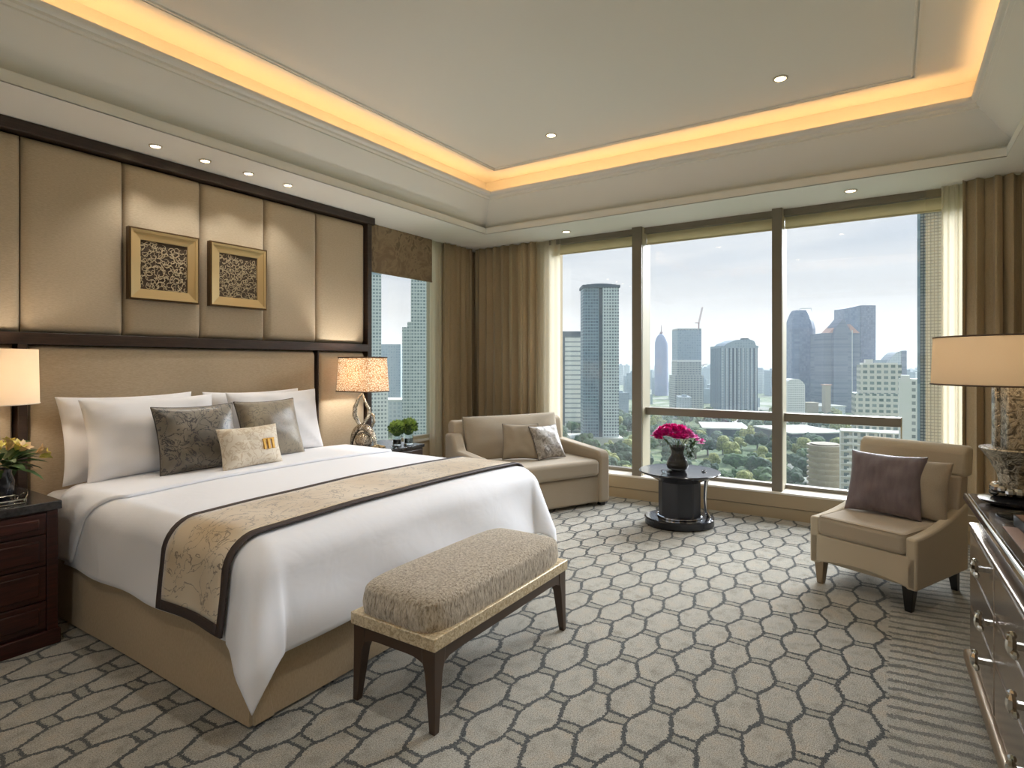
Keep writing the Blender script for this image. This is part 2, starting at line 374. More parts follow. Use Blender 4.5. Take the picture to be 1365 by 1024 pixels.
# cornice profile: (inset from soffit edge measured outward/inward, z)
def frame_profile(bm, prof):
    """sweep a profile round the tray; prof = list of (d, z), d = inward offset from the soffit edge"""
    rings = []
    for d, z in prof:
        rings.append([bm.verts.new(p) for p in ((SX0 + d, SY0 + d, z), (SX1 - d, SY0 + d, z), (SX1 - d, SY1 - d, z), (SX0 + d, SY1 - d, z))])
    for a, b in zip(rings, rings[1:]):
        for i in range(4):
            j = (i + 1) % 4; bm.faces.new((a[i], a[j], b[j], b[i]))
prof = [(0, 2.60), (0, 2.604), (-.022, 2.612), (-.030, 2.622), (-.030, 2.628), (-.036, 2.630), (-.040, 2.646), (-.052, 2.656), (-.052, 2.662), (-.066, 2.664), (-.068, 2.676), (-.060, 2.678), (-.058, 2.686),
        (-.045, 2.694), (.135, 2.872), (.150, 2.884), (.148, 2.894), (.164, 2.904), (.166, 2.918), (.180, 2.924), (.188, 2.935), (.190, 2.955), (.165, 2.957), (.160, 2.915), (.0, 2.90), (-.02, 2.90)]
bm = NB(); frame_profile(bm, prof); o = struct('trim_2', bm, M['plaster'])
# cove recess back wall and upper ceiling
CO = .0
bm = NB()
for a in ((SX0 - .06, SX0, SY0 - .06, SY1 + .06), (SX1 - .0, SX1 + .06, SY0 - .06, SY1 + .06)): box(bm, *a, 2.895, ZC)
for a in ((SX0, SX1, SY0 - .06, SY0), (SX0, SX1, SY1, SY1 + .06)): box(bm, *a, 2.895, ZC)
struct('trim_3', bm, M['plaster'], smooth=False)
struct('ceiling', B(SX0 - .1, SX1 + .1, SY0 - .1, SY1 + .1, ZC, ZC + .06), M['plaster'], smooth=False)
# bead moulding on the upper ceiling
bm = NB()
for k in range(2):
    e = .022 * k; w = .012
    x0, x1, y0, y1 = SX0 + .25 + e, 4.49 - e, -.127 + e, 3.145 - e
    z0, z1 = ZC - .012, ZC + .0
    box(bm, x0, x1, y0, y0 + w, z0, z1); box(bm, x0, x1, y1 - w, y1, z0, z1); box(bm, x0, x0 + w, y0, y1, z0, z1); box(bm, x1 - w, x1, y0, y1, z0, z1)
struct('trim_4', bm, M['plaster'], smooth=False)
# LED strips hidden in the cove
for a in ((SX0 + .3, SX1 - .2, SY1 - .15, SY1 - .13), (SX0 + .3, SX1 - .2, SY0 + .13, SY0 + .15), (SX1 - .15, SX1 - .13, SY0 + .2, SY1 - .2), (SX0 + .13, SX0 + .15, SY0 + .2, SY1 - .2)):
    o = obj('cove_light_strip', B(*a, 2.902, 2.914), M['led'], smooth=False)
    tag(o, 'warm cove light strip hidden behind the cornice ' + ('over the headboard wall' if a[2] > 3 else 'over the dresser wall' if a[3] < 0 else 'over the window wall' if a[0] > 4 else 'behind the viewer'), 'light strip')

# windows -----------------------------------------------------------------
w = empty('window_1', (XG, 0, 0), kind='structure')
def wpart(name, bm, m, **k): return obj(name, bm, m, w, **k)
def L(x): return x - XG
wpart('window_frame', B(L(5.37), .04, -.62, 3.05, 2.548, 2.60), M['frame'], smooth=False)
wpart('window_frame', B(L(5.47), .04, -.62, 3.05, .222, .252), M['frame'], smooth=False)
for y0, y1 in ((2.0, 2.095), (.775, .852)):
    wpart('mullion', B(L(5.30), L(5.325), y0, y1, .222, 2.60), M['frame'], smooth=False)
    wpart('mullion_side', B(L(5.325), .03, y0 - .003, y1 + .003, .222, 2.60), M['frame_light'], smooth=False)
wpart('rail', B(L(5.40), .03, .852, 2.0, .803, .872), M['frame'], smooth=False)
wpart('rail', B(L(5.40), .03, -.053, .775, .803, .872), M['frame'], smooth=False)
wpart('glazing_bar', B(L(5.485), .02, -.062, -.052, .252, .872), M['frame_light'], smooth=False)
for y0, y1 in ((2.1, 3.02), (.855, 1.997), (-.62, .772)):
    wpart('pane', B(-.006, .0, y0, y1, .25, 2.56), M['glass'], smooth=False)
# roller blinds, one per bay
for y0, y1, t in ((2.1, 3.0, 'in the bay behind the sofa'), (.858, 1.995, 'in the middle bay above the flower table'), (-.6, .77, 'in the bay behind the armchair')):
    r = empty('roller_blind', (5.43, (y0 + y1) / 2, 2.5), label='cream roller blind wound up ' + t, cat='blind', group='roller blinds in the big window')
    h = (y1 - y0) / 2
    obj('cloth', B(0, .004, -h, h, -.048, .046), M['roller'], r, smooth=False)
    bm = NB(); tube(bm, [(0, -h, -.05), (0, h, -.05)], .008); obj('bottom_bar', bm, M['roller'], r)
w = empty('window_2', (4.23, YW, 0), kind='structure')
for a in ((-.53, .53, .02, .08, .50, .54), (-.53, .53, .02, .08, 2.56, 2.6), (-.53, -.5, .02, .08, .5, 2.6), (.5, .53, .02, .08, .5, 2.6)):
    wpart('window_frame', B(*a), M['frame_light'], smooth=False)
wpart('pane', B(-.5, .5, .045, .05, .54, 2.56), M['glass'], smooth=False)
wpart('window_sill', B(-.53, .53, -.02, .02, .485, .505), M['stone'], smooth=False)

w = empty('added_fill_window', (XB, .6, 0), kind='structure')  # unseen window, added behind the camera to fill the room with daylight
for a in ((-.08, .0, -1.2, 1.2, .30, .35), (-.08, .0, -1.2, 1.2, 2.5, 2.55), (-.08, .0, -1.2, -1.15, .3, 2.55), (-.08, .0, 1.15, 1.2, .3, 2.55), (-.08, .0, -.03, .03, .3, 2.55)):
    wpart('window_frame', B(*a), M['frame'], smooth=False)
wpart('pane', B(-.05, -.045, -1.15, 1.15, .35, 2.5), M['glass'], smooth=False)
# curtains ---------------------------------------------------------------
def drape(name, a, b, z0, z1, amp, waves, m, label, cat='curtain', group=None, seed=1, spread=.0):
    """pleated cloth between plan points a and b"""
    a = Vector(a); b = Vector(b); d = (b - a); Ln = d.length; d.normalize(); n = Vector((-d.y, d.x))
    rnd = random.Random(seed); ph = [rnd.uniform(-.5, .5) for _ in range(int(waves) + 3)]; am = [rnd.uniform(.55, 1.2) for _ in range(int(waves) + 3)]
    nu = int(waves * 14); nv = 14
    bm = NB()
    def fn(u, v):
        w_ = u * waves; i = int(w_); f = w_ - i
        pha = ph[i] * (1 - f) + ph[i + 1] * f; A = amp * (am[i] * (1 - f) + am[i + 1] * f)
        k = .75 + .25 * (1 - v)
        off = A * k * (sin(2 * pi * (w_ + .35 * pha) + .25 * sin(v * 5 + i)) + .25 * sin(4 * pi * w_ + ph[i] * 3))
        s_ = u * Ln + A * .5 * sin(4 * pi * w_) * .4
        p = a + d * s_ + n * off
        return (p.x, p.y, z0 + (z1 - z0) * v)
    gridmesh(bm, fn, nu, nv)
    c = (a + b) / 2
    for q in bm.verts: q.co -= Vector((c.x, c.y, z0))
    o = obj(name, bm, m, label=label, cat=cat, group=group); o.location = (c.x, c.y, z0)
    solidify(o, .004, 0)
    return o
drape('curtain', (4.83, 4.045), (5.33, 4.045), .01, 2.595, .05, 5.5, M['curtain'], 'tan pleated curtain on the headboard wall, in the corner beside the narrow window', seed=3)
drape('curtain', (5.335, 4.0), (5.335, 3.17), .225, 2.595, .052, 7.5, M['curtain'], 'tan pleated curtain on the window wall, hanging behind the sofa', seed=5)
drape('curtain', (5.21, -.415), (5.21, -1.06), .225, 2.595, .055, 6.5, M['curtain'], 'tan pleated curtain at the right end of the big window, behind the armchair', seed=9)
drape('sheer_curtain', (4.655, 4.075), (4.85, 4.075), .01, 2.595, .012, 2.5, M['sheer'], 'cream sheer curtain strip glowing beside the narrow window next to the headboard', 'sheer curtain', seed=2)
drape('sheer_curtain', (5.37, 3.19), (5.37, 2.915), .225, 2.595, .008, 2.5, M['sheer'], 'white sheer curtain between the tan drape and the left bay of the big window', 'sheer curtain', seed=4)
drape('sheer_curtain', (5.32, -.205), (5.32, -.30), .225, 2.595, .006, 2.5, M['sheer_thin'], 'thin see-through strip of sheer curtain with the lattice tower showing through', 'sheer curtain', seed=6)
drape('sheer_curtain', (5.30, -.30), (5.30, -.46), .225, 2.595, .014, 3.5, M['sheer'], 'folded gold sheer curtain beside the right drape of the big window', 'sheer curtain', seed=8)
r = empty('roman_blind', (4.17, 4.06, 2.6), label='brown patterned roman blind drawn partly down over the narrow window', cat='blind')
obj('cloth', B(-.5, .485, -.006, .006, -.44, -.002), M['roman'], r, bevel=.003)
obj('hem_bar', B(-.5, .485, -.010, .010, -.452, -.438), M['roman'], r, bevel=.003)

# headboard wall unit ------------------------------------------------------
hb = empty('headboard_wall_unit', (2.4, 4.0, 0), label='full height panelled headboard unit of beige upholstery in a dark wood frame behind the bed', cat='headboard')
ox = -2.4; oy = -4.0
def hp(name, x0, x1, y0, y1, z0, z1, m, **k): return obj(name, B(x0 + ox, x1 + ox, y0 + oy, y1 + oy, z0, z1), m, hb, **k)
hp('back_board', -1.2, 3.66, 3.98, 4.11, .0, 2.52, M['darkwood'], smooth=False)
hp('top_rail', -1.2, 3.69, 3.885, 4.11, 2.535, 2.598, M['darkwood'], bevel=.004)
hp('side_stile', 3.612, 3.66, 3.895, 4.11, 0, 2.54, M['darkwood'], bevel=.003)
hp('middle_rail', -1.2, 3.612, 3.893, 4.0, 1.402, 1.466, M['darkwood'], bevel=.003)
def pad(x0, x1, z0, z1, m, name='upholstered_panel', th=.042, bul=.02, y=3.968):
    bm = NB(); W = x1 - x0; Z = z1 - z0
    def fn(u, v):
        eu = min(u, 1 - u) * W; ev = min(v, 1 - v) * Z
        rr = .045; d = 1
        for e in (eu, ev):
            t = min(e / rr, 1); d *= sqrt(max(0, 1 - (1 - t) ** 2)) if t < 1 else 1
        mid = (4 * u * (1 - u)) ** .7 * bul * .4
        return (x0 + ox + W * u, y + oy - th * d - mid * d, z0 + Z * v)
    # non uniform samples
    us = [0, .01, .02, .035, .06, .1, .2, .35, .5, .65, .8, .9, .94, .965, .98, .99, 1]; vs = [0, .008, .016, .03, .05, .1, .25, .5, .75, .9, .95, .97, .984, .992, 1]
    V = [[bm.verts.new(fn(u, v)) for v in vs] for u in us]
    for i in range(len(us) - 1):
        for j in range(len(vs) - 1): bm.faces.new((V[i][j], V[i + 1][j], V[i + 1][j + 1], V[i][j + 1]))
    o = obj(name, bm, m, hb); return o
sx_ = [-.78, -.29, .2, .69, 1.174, 1.674, 2.149, 2.629, 3.097, 3.612]
for a, b in zip(sx_, sx_[1:]): pad(a + .002, b - .002, 1.468, 2.533, M['panel'])
pad(1.190, 3.082, .02, 1.400, M['panel2'], 'headboard_pad', .055)
hp('stile', 1.145, 1.188, 3.893, 4.0, 0, 1.402, M['darkwood'], bevel=.003)
hp('stile', 3.084, 3.094, 3.905, 4.0, 0, 1.402, M['darkwood'])
pad(-.8, 1.143, .02, 1.400, M['panel2'], 'side_panel', .05)
pad(3.096, 3.610, .02, 1.400, M['panel2'], 'side_panel', .05)

# framed reliefs
def picture(cx, label, seed):
    r = empty('framed_relief', (cx, 3.898, 1.912), label=label, cat='picture'); r.scale = (1, .55, 1)
    hw, hh = .214, .222
    def ringf(a, b, y0, y1, m, name):
        bm = NB()
        for sx0, sx1, sz0, sz1 in ((-1, 1, 1, 1), (-1, 1, -1, -1), (-1, -1, -1, 1), (1, 1, -1, 1)): pass
        O = [(-hw + a, -hh + a), (hw - a, -hh + a), (hw - a, hh - a), (-hw + a, hh - a)]
        I = [(-hw + b, -hh + b), (hw - b, -hh + b), (hw - b, hh - b), (-hw + b, hh - b)]
        of = [bm.verts.new((x, y0, z)) for x, z in O]; inn = [bm.verts.new((x, y1, z)) for x, z in I]
        ob = [bm.verts.new((x, 0.03, z)) for x, z in O]; ib = [bm.verts.new((x, 0.03, z)) for x, z in I]
        for i in range(4):
            j = (i + 1) % 4
            bm.faces.new((of[i], of[j], inn[j], inn[i])); bm.faces.new((ob[i], ob[j], of[j], of[i])); bm.faces.new((inn[i], inn[j], ib[j], ib[i])); bm.faces.new((ob[j], ob[i], ib[i], ib[j]))
        return obj(name, bm, m, r, smooth=False)
    ringf(0, .012, -.040, -.044, M['giltdark'], 'outer_edge')
    ringf(.011, .026, -.050, -.044, M['gilt'], 'frame_lip')
    ringf(.025, .070, -.036, -.022, M['gilt'], 'frame')
    bm = NB(); box(bm, -hw + .068, hw - .068, -.004, .02, -hh + .068, hh - .068)
    obj('backing', bm, M['reliefdark'], r, smooth=False)
    bm = NB(); rnd = random.Random(seed)                              # carved scrolls
    for k in range(150):
        c = Vector((-.128 + (k % 12) * .0232 + rnd.uniform(-.012, .012), 0, -.135 + (k // 12) * .0225 + rnd.uniform(-.012, .012))); ra = rnd.uniform(.012, .026); a0 = rnd.uniform(0, 6.28); sg = rnd.choice((-1, 1)); sp_ = rnd.uniform(.25, .8)
        pts = []
        for i in range(10):
            t = i / 9; rr = ra * (1 - sp_ * t)
            x = max(-.14, min(.14, c.x + rr * cos(a0 + sg * t * 4.6))); z = max(-.148, min(.148, c.z + rr * sin(a0 + sg * t * 4.6)))
            pts.append((x, -.008 - .003 * sin(t * pi), z))
        tube(bm, pts, [.0029 * (1 - .6 * i / 9) for i in range(10)], 5)
    obj('carved_scrolls', bm, M['relief'], r)
picture(1.889, 'square gold framed carved relief, the left one above the bed', 3)
picture(2.391, 'square gold framed carved relief, the right one above the bed', 8)

# downlights ---------------------------------------------------------------
def downlight(x, y, z, label, energy=8, group='ceiling downlights', size=.034, spot=1.9, col=(1, .94, .86)):
    r = empty('downlight', (x, y, z), label=label, cat='downlight', group=group)
    bm = NB(); lathe(bm, [(size, -.0), (size * 1.35, -.001), (size * 1.35, -.006), (size * 1.0, -.007), (size * .95, .0)], 24); obj('trim_ring', bm, M['trimring'], r)
    bm = NB(); lathe(bm, [(0, -.004), (size * .95, -.004), (size * .95, .0)], 24); obj('lens', bm, M['lens'], r)
    l = bpy.data.lights.new('downlight_beam', 'SPOT'); l.energy = energy; l.spot_size = spot; l.spot_blend = .6; l.color = col; l.shadow_soft_size = .04
    lo = bpy.data.objects.new('beam', l); C.objects.link(lo); lo.parent = r; lo.location = (0, 0, -.015)
for k, (x, nm) in enumerate(((1.74, 'leftmost in the row of four over the headboard'), (2.04, 'second from the left in the row over the headboard'), (2.34, 'third from the left in the row over the headboard'), (2.65, 'rightmost in the row of four over the headboard'))):
    downlight(x, 3.69, ZS, 'small round recessed downlight, ' + nm, 9, size=.027, spot=1.7)
downlight(5.06, .265, ZS, 'round recessed downlight in the soffit above the right window bay', 4, spot=1.6)
downlight(5.10, 2.70, ZS, 'round recessed downlight in the soffit above the left window bay, near the curtain', 4, spot=1.6)
downlight(4.05, 2.28, ZC, 'round recessed downlight in the upper ceiling, farther left of the two', 22)
downlight(4.045, .60, ZC, 'round recessed downlight in the upper ceiling, nearer the dresser side', 22)
downlight(1.6, 2.28, ZC, 'unseen recessed fill downlight added in the upper ceiling above the bed foot', 14)  # this and the next two are out of view, added to brighten the room
downlight(1.6, .60, ZC, 'unseen recessed fill downlight added in the upper ceiling above the bench side carpet', 40)
downlight(-.3, 1.4, ZC, 'unseen recessed fill downlight added in the upper ceiling behind the viewer', 30)

# ------------------------------------------------------------------ bed
bed = empty('bed', (2.2, 2.9, 0), label='king size bed with beige upholstered base and white mattress against the headboard wall', cat='bed')
bx, by = -2.2, -2.9
BX0, BX1, BY0, BY1 = 1.22, 3.20, 1.915, 3.895
# skirt with split corner
bm = NB()
def skirt_loop():
    pts = []
    def seg(a, b, n, bow):
        for i in range(n):
            t = i / n; x = a[0] + (b[0] - a[0]) * t; y = a[1] + (b[1] - a[1]) * t; pts.append((x, y, bow * sin(pi * t * 3) * .5))
    seg((BX0, BY1), (BX0, BY0 + .0), 24, .006); seg((BX0, BY0), (BX1, BY0), 24, .006); seg((BX1, BY0), (BX1, BY1), 24, .006); seg((BX1, BY1), (BX0, BY1), 4, 0)
    return pts
lp = skirt_loop(); rings = []
for z, o_ in ((.012, .012), (.1, .008), (.30, 0), (.34, -.01)):
    rg = []
    for x, y, bo in lp:
        cxx, cyy = (BX0 + BX1) / 2, (BY0 + BY1) / 2
        sx = (1 if x > cxx else -1) * min(1, abs(x - cxx) / .9) ; sy = (1 if y > cyy else -1) * min(1, abs(y - cyy) / .9)
        if y > BY1 - .01: sy = 0
        rg.append(bm.verts.new((x + bx + sx * (o_ + (bo if abs(x - BX0) < .01 or abs(x - BX1) < .01 else 0)), y + by + sy * (o_ + (bo if abs(y - BY0) < .01 else 0)), z)))
    rings.append(rg)
for a, b in zip(rings, rings[1:]):
    for i in range(len(lp)): j = (i + 1) % len(lp); bm.faces.new((a[i], a[j], b[j], b[i]))
bm.faces.new(rings[-1]); bm.faces.new(rings[0][::-1])
obj('bed_skirt', bm, M['skirt'], bed)
for X_, lx_ in ((BX0, 1), (BX1, -1)):                                   # corner pleats
    bm = NB(); taper(bm, (X_ + bx + .045 * lx_, BY0 + by - .010, .008), (X_ + bx + .014 * lx_, BY0 + by - .0, .33), .085, .028, .02, .012); obj('corner_pleat', bm, M['skirt'], bed, bevel=.005)
o = obj('mattress', B(BX0 + .01 + bx, BX1 - .01 + bx, BY0 + .02 + by, BY1 - .01 + by, .34, .605), M['linen'], bed, bevel=.07, seg=5)

# drop profile of hanging cloth
def drop(d, Rr=.12, flare=.06):
    q = Rr * pi / 2
    if d <= 0: return 0, 0
    if d < q: a = d / Rr; return Rr * sin(a), Rr * (1 - cos(a))
    return Rr + flare * (d - q), Rr + (d - q)
TX0, TX1, TY0 = 1.325, 3.095, 1.995                                      # top edges of the duvet
ZT = .645
def duvet_point(a, b, lift=0.0, wrin=1.0):
    """a: cloth coordinate across (X), b: along (Y) ; returns world position"""
    ox_ = max(TX0 - a, 0, a - TX1); sgn = -1 if a < TX0 else 1
    oy_ = max(TY0 - b, 0)
    cx_ = min(max(a, TX0), TX1); cy_ = max(b, TY0)
    r = sqrt(ox_ * ox_ + oy_ * oy_)
    crown = .03 * (1 - ((cx_ - 2.21) / .89) ** 2) * (1 if oy_ == 0 else 1)
    if r < 1e-6:
        z = ZT + crown * .6 + .003 * noise.noise((a * 2.5, b * 2.5, 0)) * wrin
        e = min(cx_ - TX0, TX1 - cx_, cy_ - TY0 if cy_ < 2.6 else 9)
        return Vector((cx_, cy_, z - crown * .0 + lift))
    out, dn = drop(r)
    corner = (2 * ox_ * oy_ / (r * r)) if r > 0 else 0
    ex = out; 
    if corner > .001:
        ph = atan2(oy_, ox_); k = min(1, max(0, (r - .1) / .4))
        dn *= 1 - .05 * corner; ex = out + k * (.12 * corner - .022 * (sin(ph * 4) ** 2))
    dx, dy = sgn * ox_ / r, -oy_ / r
    fold = .010 * wrin * sin((a + b * 1.3) * 9 + 1.3) * min(1, max(0, r - .12) / .3) * (1 - corner)
    nz = noise.noise((a * 2.2, b * 2.2, 3.1)) * .012 * min(1, r / .2) * wrin
    z = ZT + crown * .6 - dn
    p = Vector((cx_ + dx * (ex + fold + nz), cy_ + dy * (ex + fold + nz), z))
    n = Vector((dx, dy, 0)) * min(1, out / .12) + Vector((0, 0, 1)) * max(0, 1 - dn / .12)
    n.normalize()
    return p + n * lift
dv = empty('duvet', (2.2, 2.6, 0), label='white duvet draped over the bed with low hanging corners at the foot', cat='duvet')
def sheet_mesh(a0, a1, b0, b1, na, nb, lift=0, par=(2.2, 2.6), warp=None, wrin=1.0):
    bm = NB()
    def fn(u, v):
        a = a0 + (a1 - a0) * u; b = b0 + (b1 - b0) * v
        if warp: a, b = warp(a, b, u, v)
        p = duvet_point(a, b, lift, wrin); return (p.x - par[0], p.y - par[1], p.z)
    gridmesh(bm, fn, na, nb); return bm
LX, LY = .415, .475
def dwarp(a, b, u, v):
    if a < TX0 and b > 3.0: b = b + .6 * (TX0 - a) * min(1, (b - 3.0) / .2)
    return a, b
o = obj('duvet_cover', sheet_mesh(TX0 - LX, TX1 + LX, TY0 - LY, 3.2, 120, 84, 0, warp=dwarp), M['duvet'], dv); solidify(o, .014, -1); 
o.modifiers.new('e', 'BEVEL').width = .004
def twarp(a, b, u, v):
    d = max(TX0 - a, 0, a - TX1) / LX
    lo = 3.10 + .26 * d ** .8; hi = 3.60 - .13 * d
    return a, lo + (hi - lo) * v
o = obj('turned_back_edge', sheet_mesh(TX0 - LX + .03, TX1 + LX - .03, 3.10, 3.6, 110, 12, .016, warp=twarp), M['duvet'], dv); solidify(o, .014, -1)
# runner
rn = empty('bed_runner', (2.2, 2.2, 0), label='gold and cream patterned bed runner with dark brown border across the bed', cat='bed runner')
RA0, RA1, RB0, RB1 = TX0 - .395, TX1 + .36, 2.00, 2.47
def rw(a, b, u, v): return a, b + .0
o = obj('runner_cloth', sheet_mesh(RA0 + .035, RA1 - .035, RB0 + .033, RB1 - .030, 110, 12, .020, (2.2, 2.2), wrin=1), M['runner'], rn); solidify(o, .006, -1)
for a0, a1, b0, b1, na, nb in ((RA0, RA1, RB0, RB0 + .035, 110, 2), (RA0, RA1, RB1 - .032, RB1, 110, 2), (RA0, RA0 + .04, RB0 + .035, RB1 - .032, 3, 12), (RA1 - .04, RA1, RB0 + .035, RB1 - .032, 3, 12)):
    o = obj('border', sheet_mesh(a0, a1, b0, b1, na, nb, .022, (2.2, 2.2)), M['binding'], rn); solidify(o, .009, -1)

# pillows ------------------------------------------------------------------
def pillow_bm(W, Hh, T, pinch=.06, n=22, seed=0, wr=.006, pw=.5, ears=.0):
    """cushion in local XZ plane, thickness along Y, bottom edge at z=0"""
    bm = NB(); rnd = random.Random(seed); sd = rnd.uniform(0, 50)
    def pt(u, v, s):
        x, z = 2 * u - 1, 2 * v - 1
        px = x * (1 - pinch * (1 - z * z)); pz = z * (1 - pinch * (1 - x * x))
        th = T / 2 * ((1 - x ** 4) * (1 - z ** 4)) ** pw * (.72 + .28 * (1 - x * x) * (1 - z * z))
        wn_ = wr * noise.noise((x * 2.2 + sd, z * 2.2, s * 2.0)) * 2 * (1 - x ** 6) * (1 - z ** 6)
        cr = wr * .8 * sin((abs(x) - abs(z)) * 16 + sd) * (abs(x * z)) ** 1.5 * (1 - x ** 8) * (1 - z ** 8)
        return (px * W / 2, s * (th + wn_ + cr), (pz + 1) * Hh / 2)
    t = [(1 - cos(pi * i / n)) / 2 for i in range(n + 1)]
    Fr = [[None] * (n + 1) for _ in range(n + 1)]; Bk = [[None] * (n + 1) for _ in range(n + 1)]
    for i in range(n + 1):
        for j in range(n + 1):
            Fr[i][j] = bm.verts.new(pt(t[i], t[j], -1))
            Bk[i][j] = Fr[i][j] if i in (0, n) or j in (0, n) else bm.verts.new(pt(t[i], t[j], 1))
    for i in range(n):
        for j in range(n):
            bm.faces.new((Fr[i][j], Fr[i + 1][j], Fr[i + 1][j + 1], Fr[i][j + 1]))
            bm.faces.new((Bk[i][j + 1], Bk[i + 1][j + 1], Bk[i + 1][j], Bk[i][j]))
    for e in bm.verts:
        pass
    # edge loop for piping
    loop = [Fr[i][0].co.copy() for i in range(n + 1)] + [Fr[n][j].co.copy() for j in range(1, n + 1)] + [Fr[i][n].co.copy() for i in range(n - 1, -1, -1)] + [Fr[0][j].co.copy() for j in range(n - 1, 0, -1)]
    return bm, loop
def cushion(name, W, Hh, T, loc, rz, lean, m, label, cat='cushion', pipe=None, roll=0, seed=0, pinch=.07, wr=.006, group=None):
    r = empty(name, loc, 0, label=label, cat=cat, group=group)
    r.rotation_euler = (-lean, roll, rz); 
    bm, lp_ = pillow_bm(W, Hh, T, pinch, seed=seed, wr=wr)
    obj('cushion_cover' if cat == 'cushion' else 'pillow_case', bm, m, r)
    if pipe:
        b2 = NB(); tube(b2, lp_, .0035, 6, closed=True); obj('piping', b2, pipe, r)
    return r
ZP = .655
cushion('pillow', .74, .49, .17, (1.655, 3.725, .635), 0, R(12), M['linen'], 'white bed pillow at the far left, standing behind the front one', 'pillow', seed=1, wr=.016)
cushion('pillow', .74, .46, .18, (1.71, 3.57, ZP), 0, R(14), M['linen'], 'large white bed pillow in front on the left side of the bed', 'pillow', seed=2, wr=.018)
cushion('pillow', .74, .47, .15, (2.46, 3.735, .645), 0, R(10), M['linen'], 'white bed pillow at the back on the right side, against the headboard', 'pillow', seed=3, wr=.016)
cushion('pillow', .72, .46, .15, (2.55, 3.615, ZP), 0, R(13), M['linen'], 'white bed pillow in front on the right side, behind the olive cushion', 'pillow', seed=4, wr=.018)
cushion('scatter_cushion', .47, .40, .15, (1.86, 3.38, ZP + .012), R(-3), R(18), M['cush_dark'], 'dark grey patterned square cushion, left of the two on the bed', seed=5, pipe=M['piping'])
cushion('scatter_cushion', .47, .40, .15, (2.40, 3.46, ZP + .012), R(4), R(18), M['cush_olive'], 'olive brown patterned square cushion, right of the two on the bed', seed=6, pipe=M['piping'])
sc_ = cushion('small_cushion', .41, .25, .11, (2.09, 3.235, ZP + .018), R(3), R(16), M['cush_cream'], 'small cream rectangular cushion with a gold emblem in front of the dark cushions', seed=7)
bm = NB()
for k, xx in enumerate((.055, .085, .115)):
    box(bm, xx - .009, xx + .009, -.062, -.052, .088, .150)
box(bm, .046, .128, -.062, -.053, .146, .155)
obj('gold_emblem', bm, M['gold'], sc_, bevel=.003)

# ------------------------------------------------------------------ bench
bn = empty('bench', (2.03, 1.54, 0), label='upholstered bench with tan fleecy seat and dark tapered legs at the foot of the bed', cat='bench')
hx, hy_ = .485, .205
bm = NB()
def seat(u, v):
    th = 2 * pi * u
    # superellipse plan, domed profile
    e = .28
    cxs = (abs(cos(th)) ** e) * (1 if cos(th) >= 0 else -1); sys_ = (abs(sin(th)) ** e) * (1 if sin(th) >= 0 else -1)
    if v < .45: k = 1 + .015 * sin(v / .45 * pi); z = .338 + .085 * (v / .45)
    else: t = (v - .45) / .55; k = (1 - t ** 2.6) if t < 1 else 0; k = max(k, .0); z = .423 + .052 * sin(t * pi / 2)
    jx = 1 + .01 * noise.noise((cxs * 3, sys_ * 3, v * 4))
    return (cxs * (hx - .004) * k * jx, sys_ * (hy_ - .004) * k * jx, z)
gridmesh(bm, seat, 96, 26, closeu=True); bmesh.ops.remove_doubles(bm, verts=bm.verts[:], dist=.0005)
obj('seat_pad', bm, M['fur'], bn)
bm = NB(); box(bm, -hx - .008, hx + .008, -hy_ - .008, hy_ + .008, .293, .340); obj('gilt_band', bm, M['band'], bn, bevel=.004)
# apron: arched long and short boards
def arch(bm, a, b, y0, y1, axis):
    n = 14; top = [(a + (b - a) * i / n, .294) for i in range(n + 1)]
    bot = []
    for i in range(n + 1):
        t = i / n; e = min(t, 1 - t) * (b - a); q = min(e / .1, 1); bot.append((a + (b - a) * t, .215 + .035 * sin(q * pi / 2)))
    prism(bm, top + bot[::-1], axis, y0, y1)
bm = NB(); arch(bm, -hx + .02, hx - .02, -hy_ + .003, -hy_ + .022, 'y'); obj('apron', bm, M['benchwood'], bn, smooth=False)
bm = NB(); arch(bm, -hx + .02, hx - .02, hy_ - .022, hy_ - .003, 'y'); obj('apron', bm, M['benchwood'], bn, smooth=False)
bm = NB(); arch(bm, -hy_ + .02, hy_ - .02, -hx + .003, -hx + .022, 'x'); obj('apron', bm, M['benchwood'], bn, smooth=False)
bm = NB(); arch(bm, -hy_ + .02, hy_ - .02, hx - .022, hx - .003, 'x'); obj('apron', bm, M['benchwood'], bn, smooth=False)
for sx in (-1, 1):
    for sy in (-1, 1):
        bm = NB(); zs = [(.294, .062, 0), (.24, .058, 0), (.20, .046, .001), (.12, .038, .004), (.0, .026, .012)]
        vs = []
        for z, w_, off in zs:
            cx_ = sx * (hx - w_ / 2 + off * .2); cy_ = sy * (hy_ - w_ / 2 + off * .2)
            vs.append([bm.verts.new((cx_ + i * w_ / 2, cy_ + j * w_ / 2, z)) for i, j in ((-1, -1), (1, -1), (1, 1), (-1, 1))])
        for a, b in zip(vs, vs[1:]):
            for i in range(4): j = (i + 1) % 4; bm.faces.new((a[i], a[j], b[j], b[i]))
        bm.faces.new(vs[0]); bm.faces.new(vs[-1][::-1])
        lg = obj('leg', bm, M['benchwood'], bn, bevel=.003)
        if sx == 1:
            bm = NB(); ball(bm, (sx * (hx - .012), sy * (hy_ - .012), .014), .0145, 12, 8); obj('caster', bm, M['black'], lg)

# ------------------------------------------------------------------ sofa
ang = atan2(-.42, .908)
sf = empty('loveseat', (4.95, 2.17, 0), ang, label='taupe two seat sofa standing at an angle in the window corner', cat='sofa')
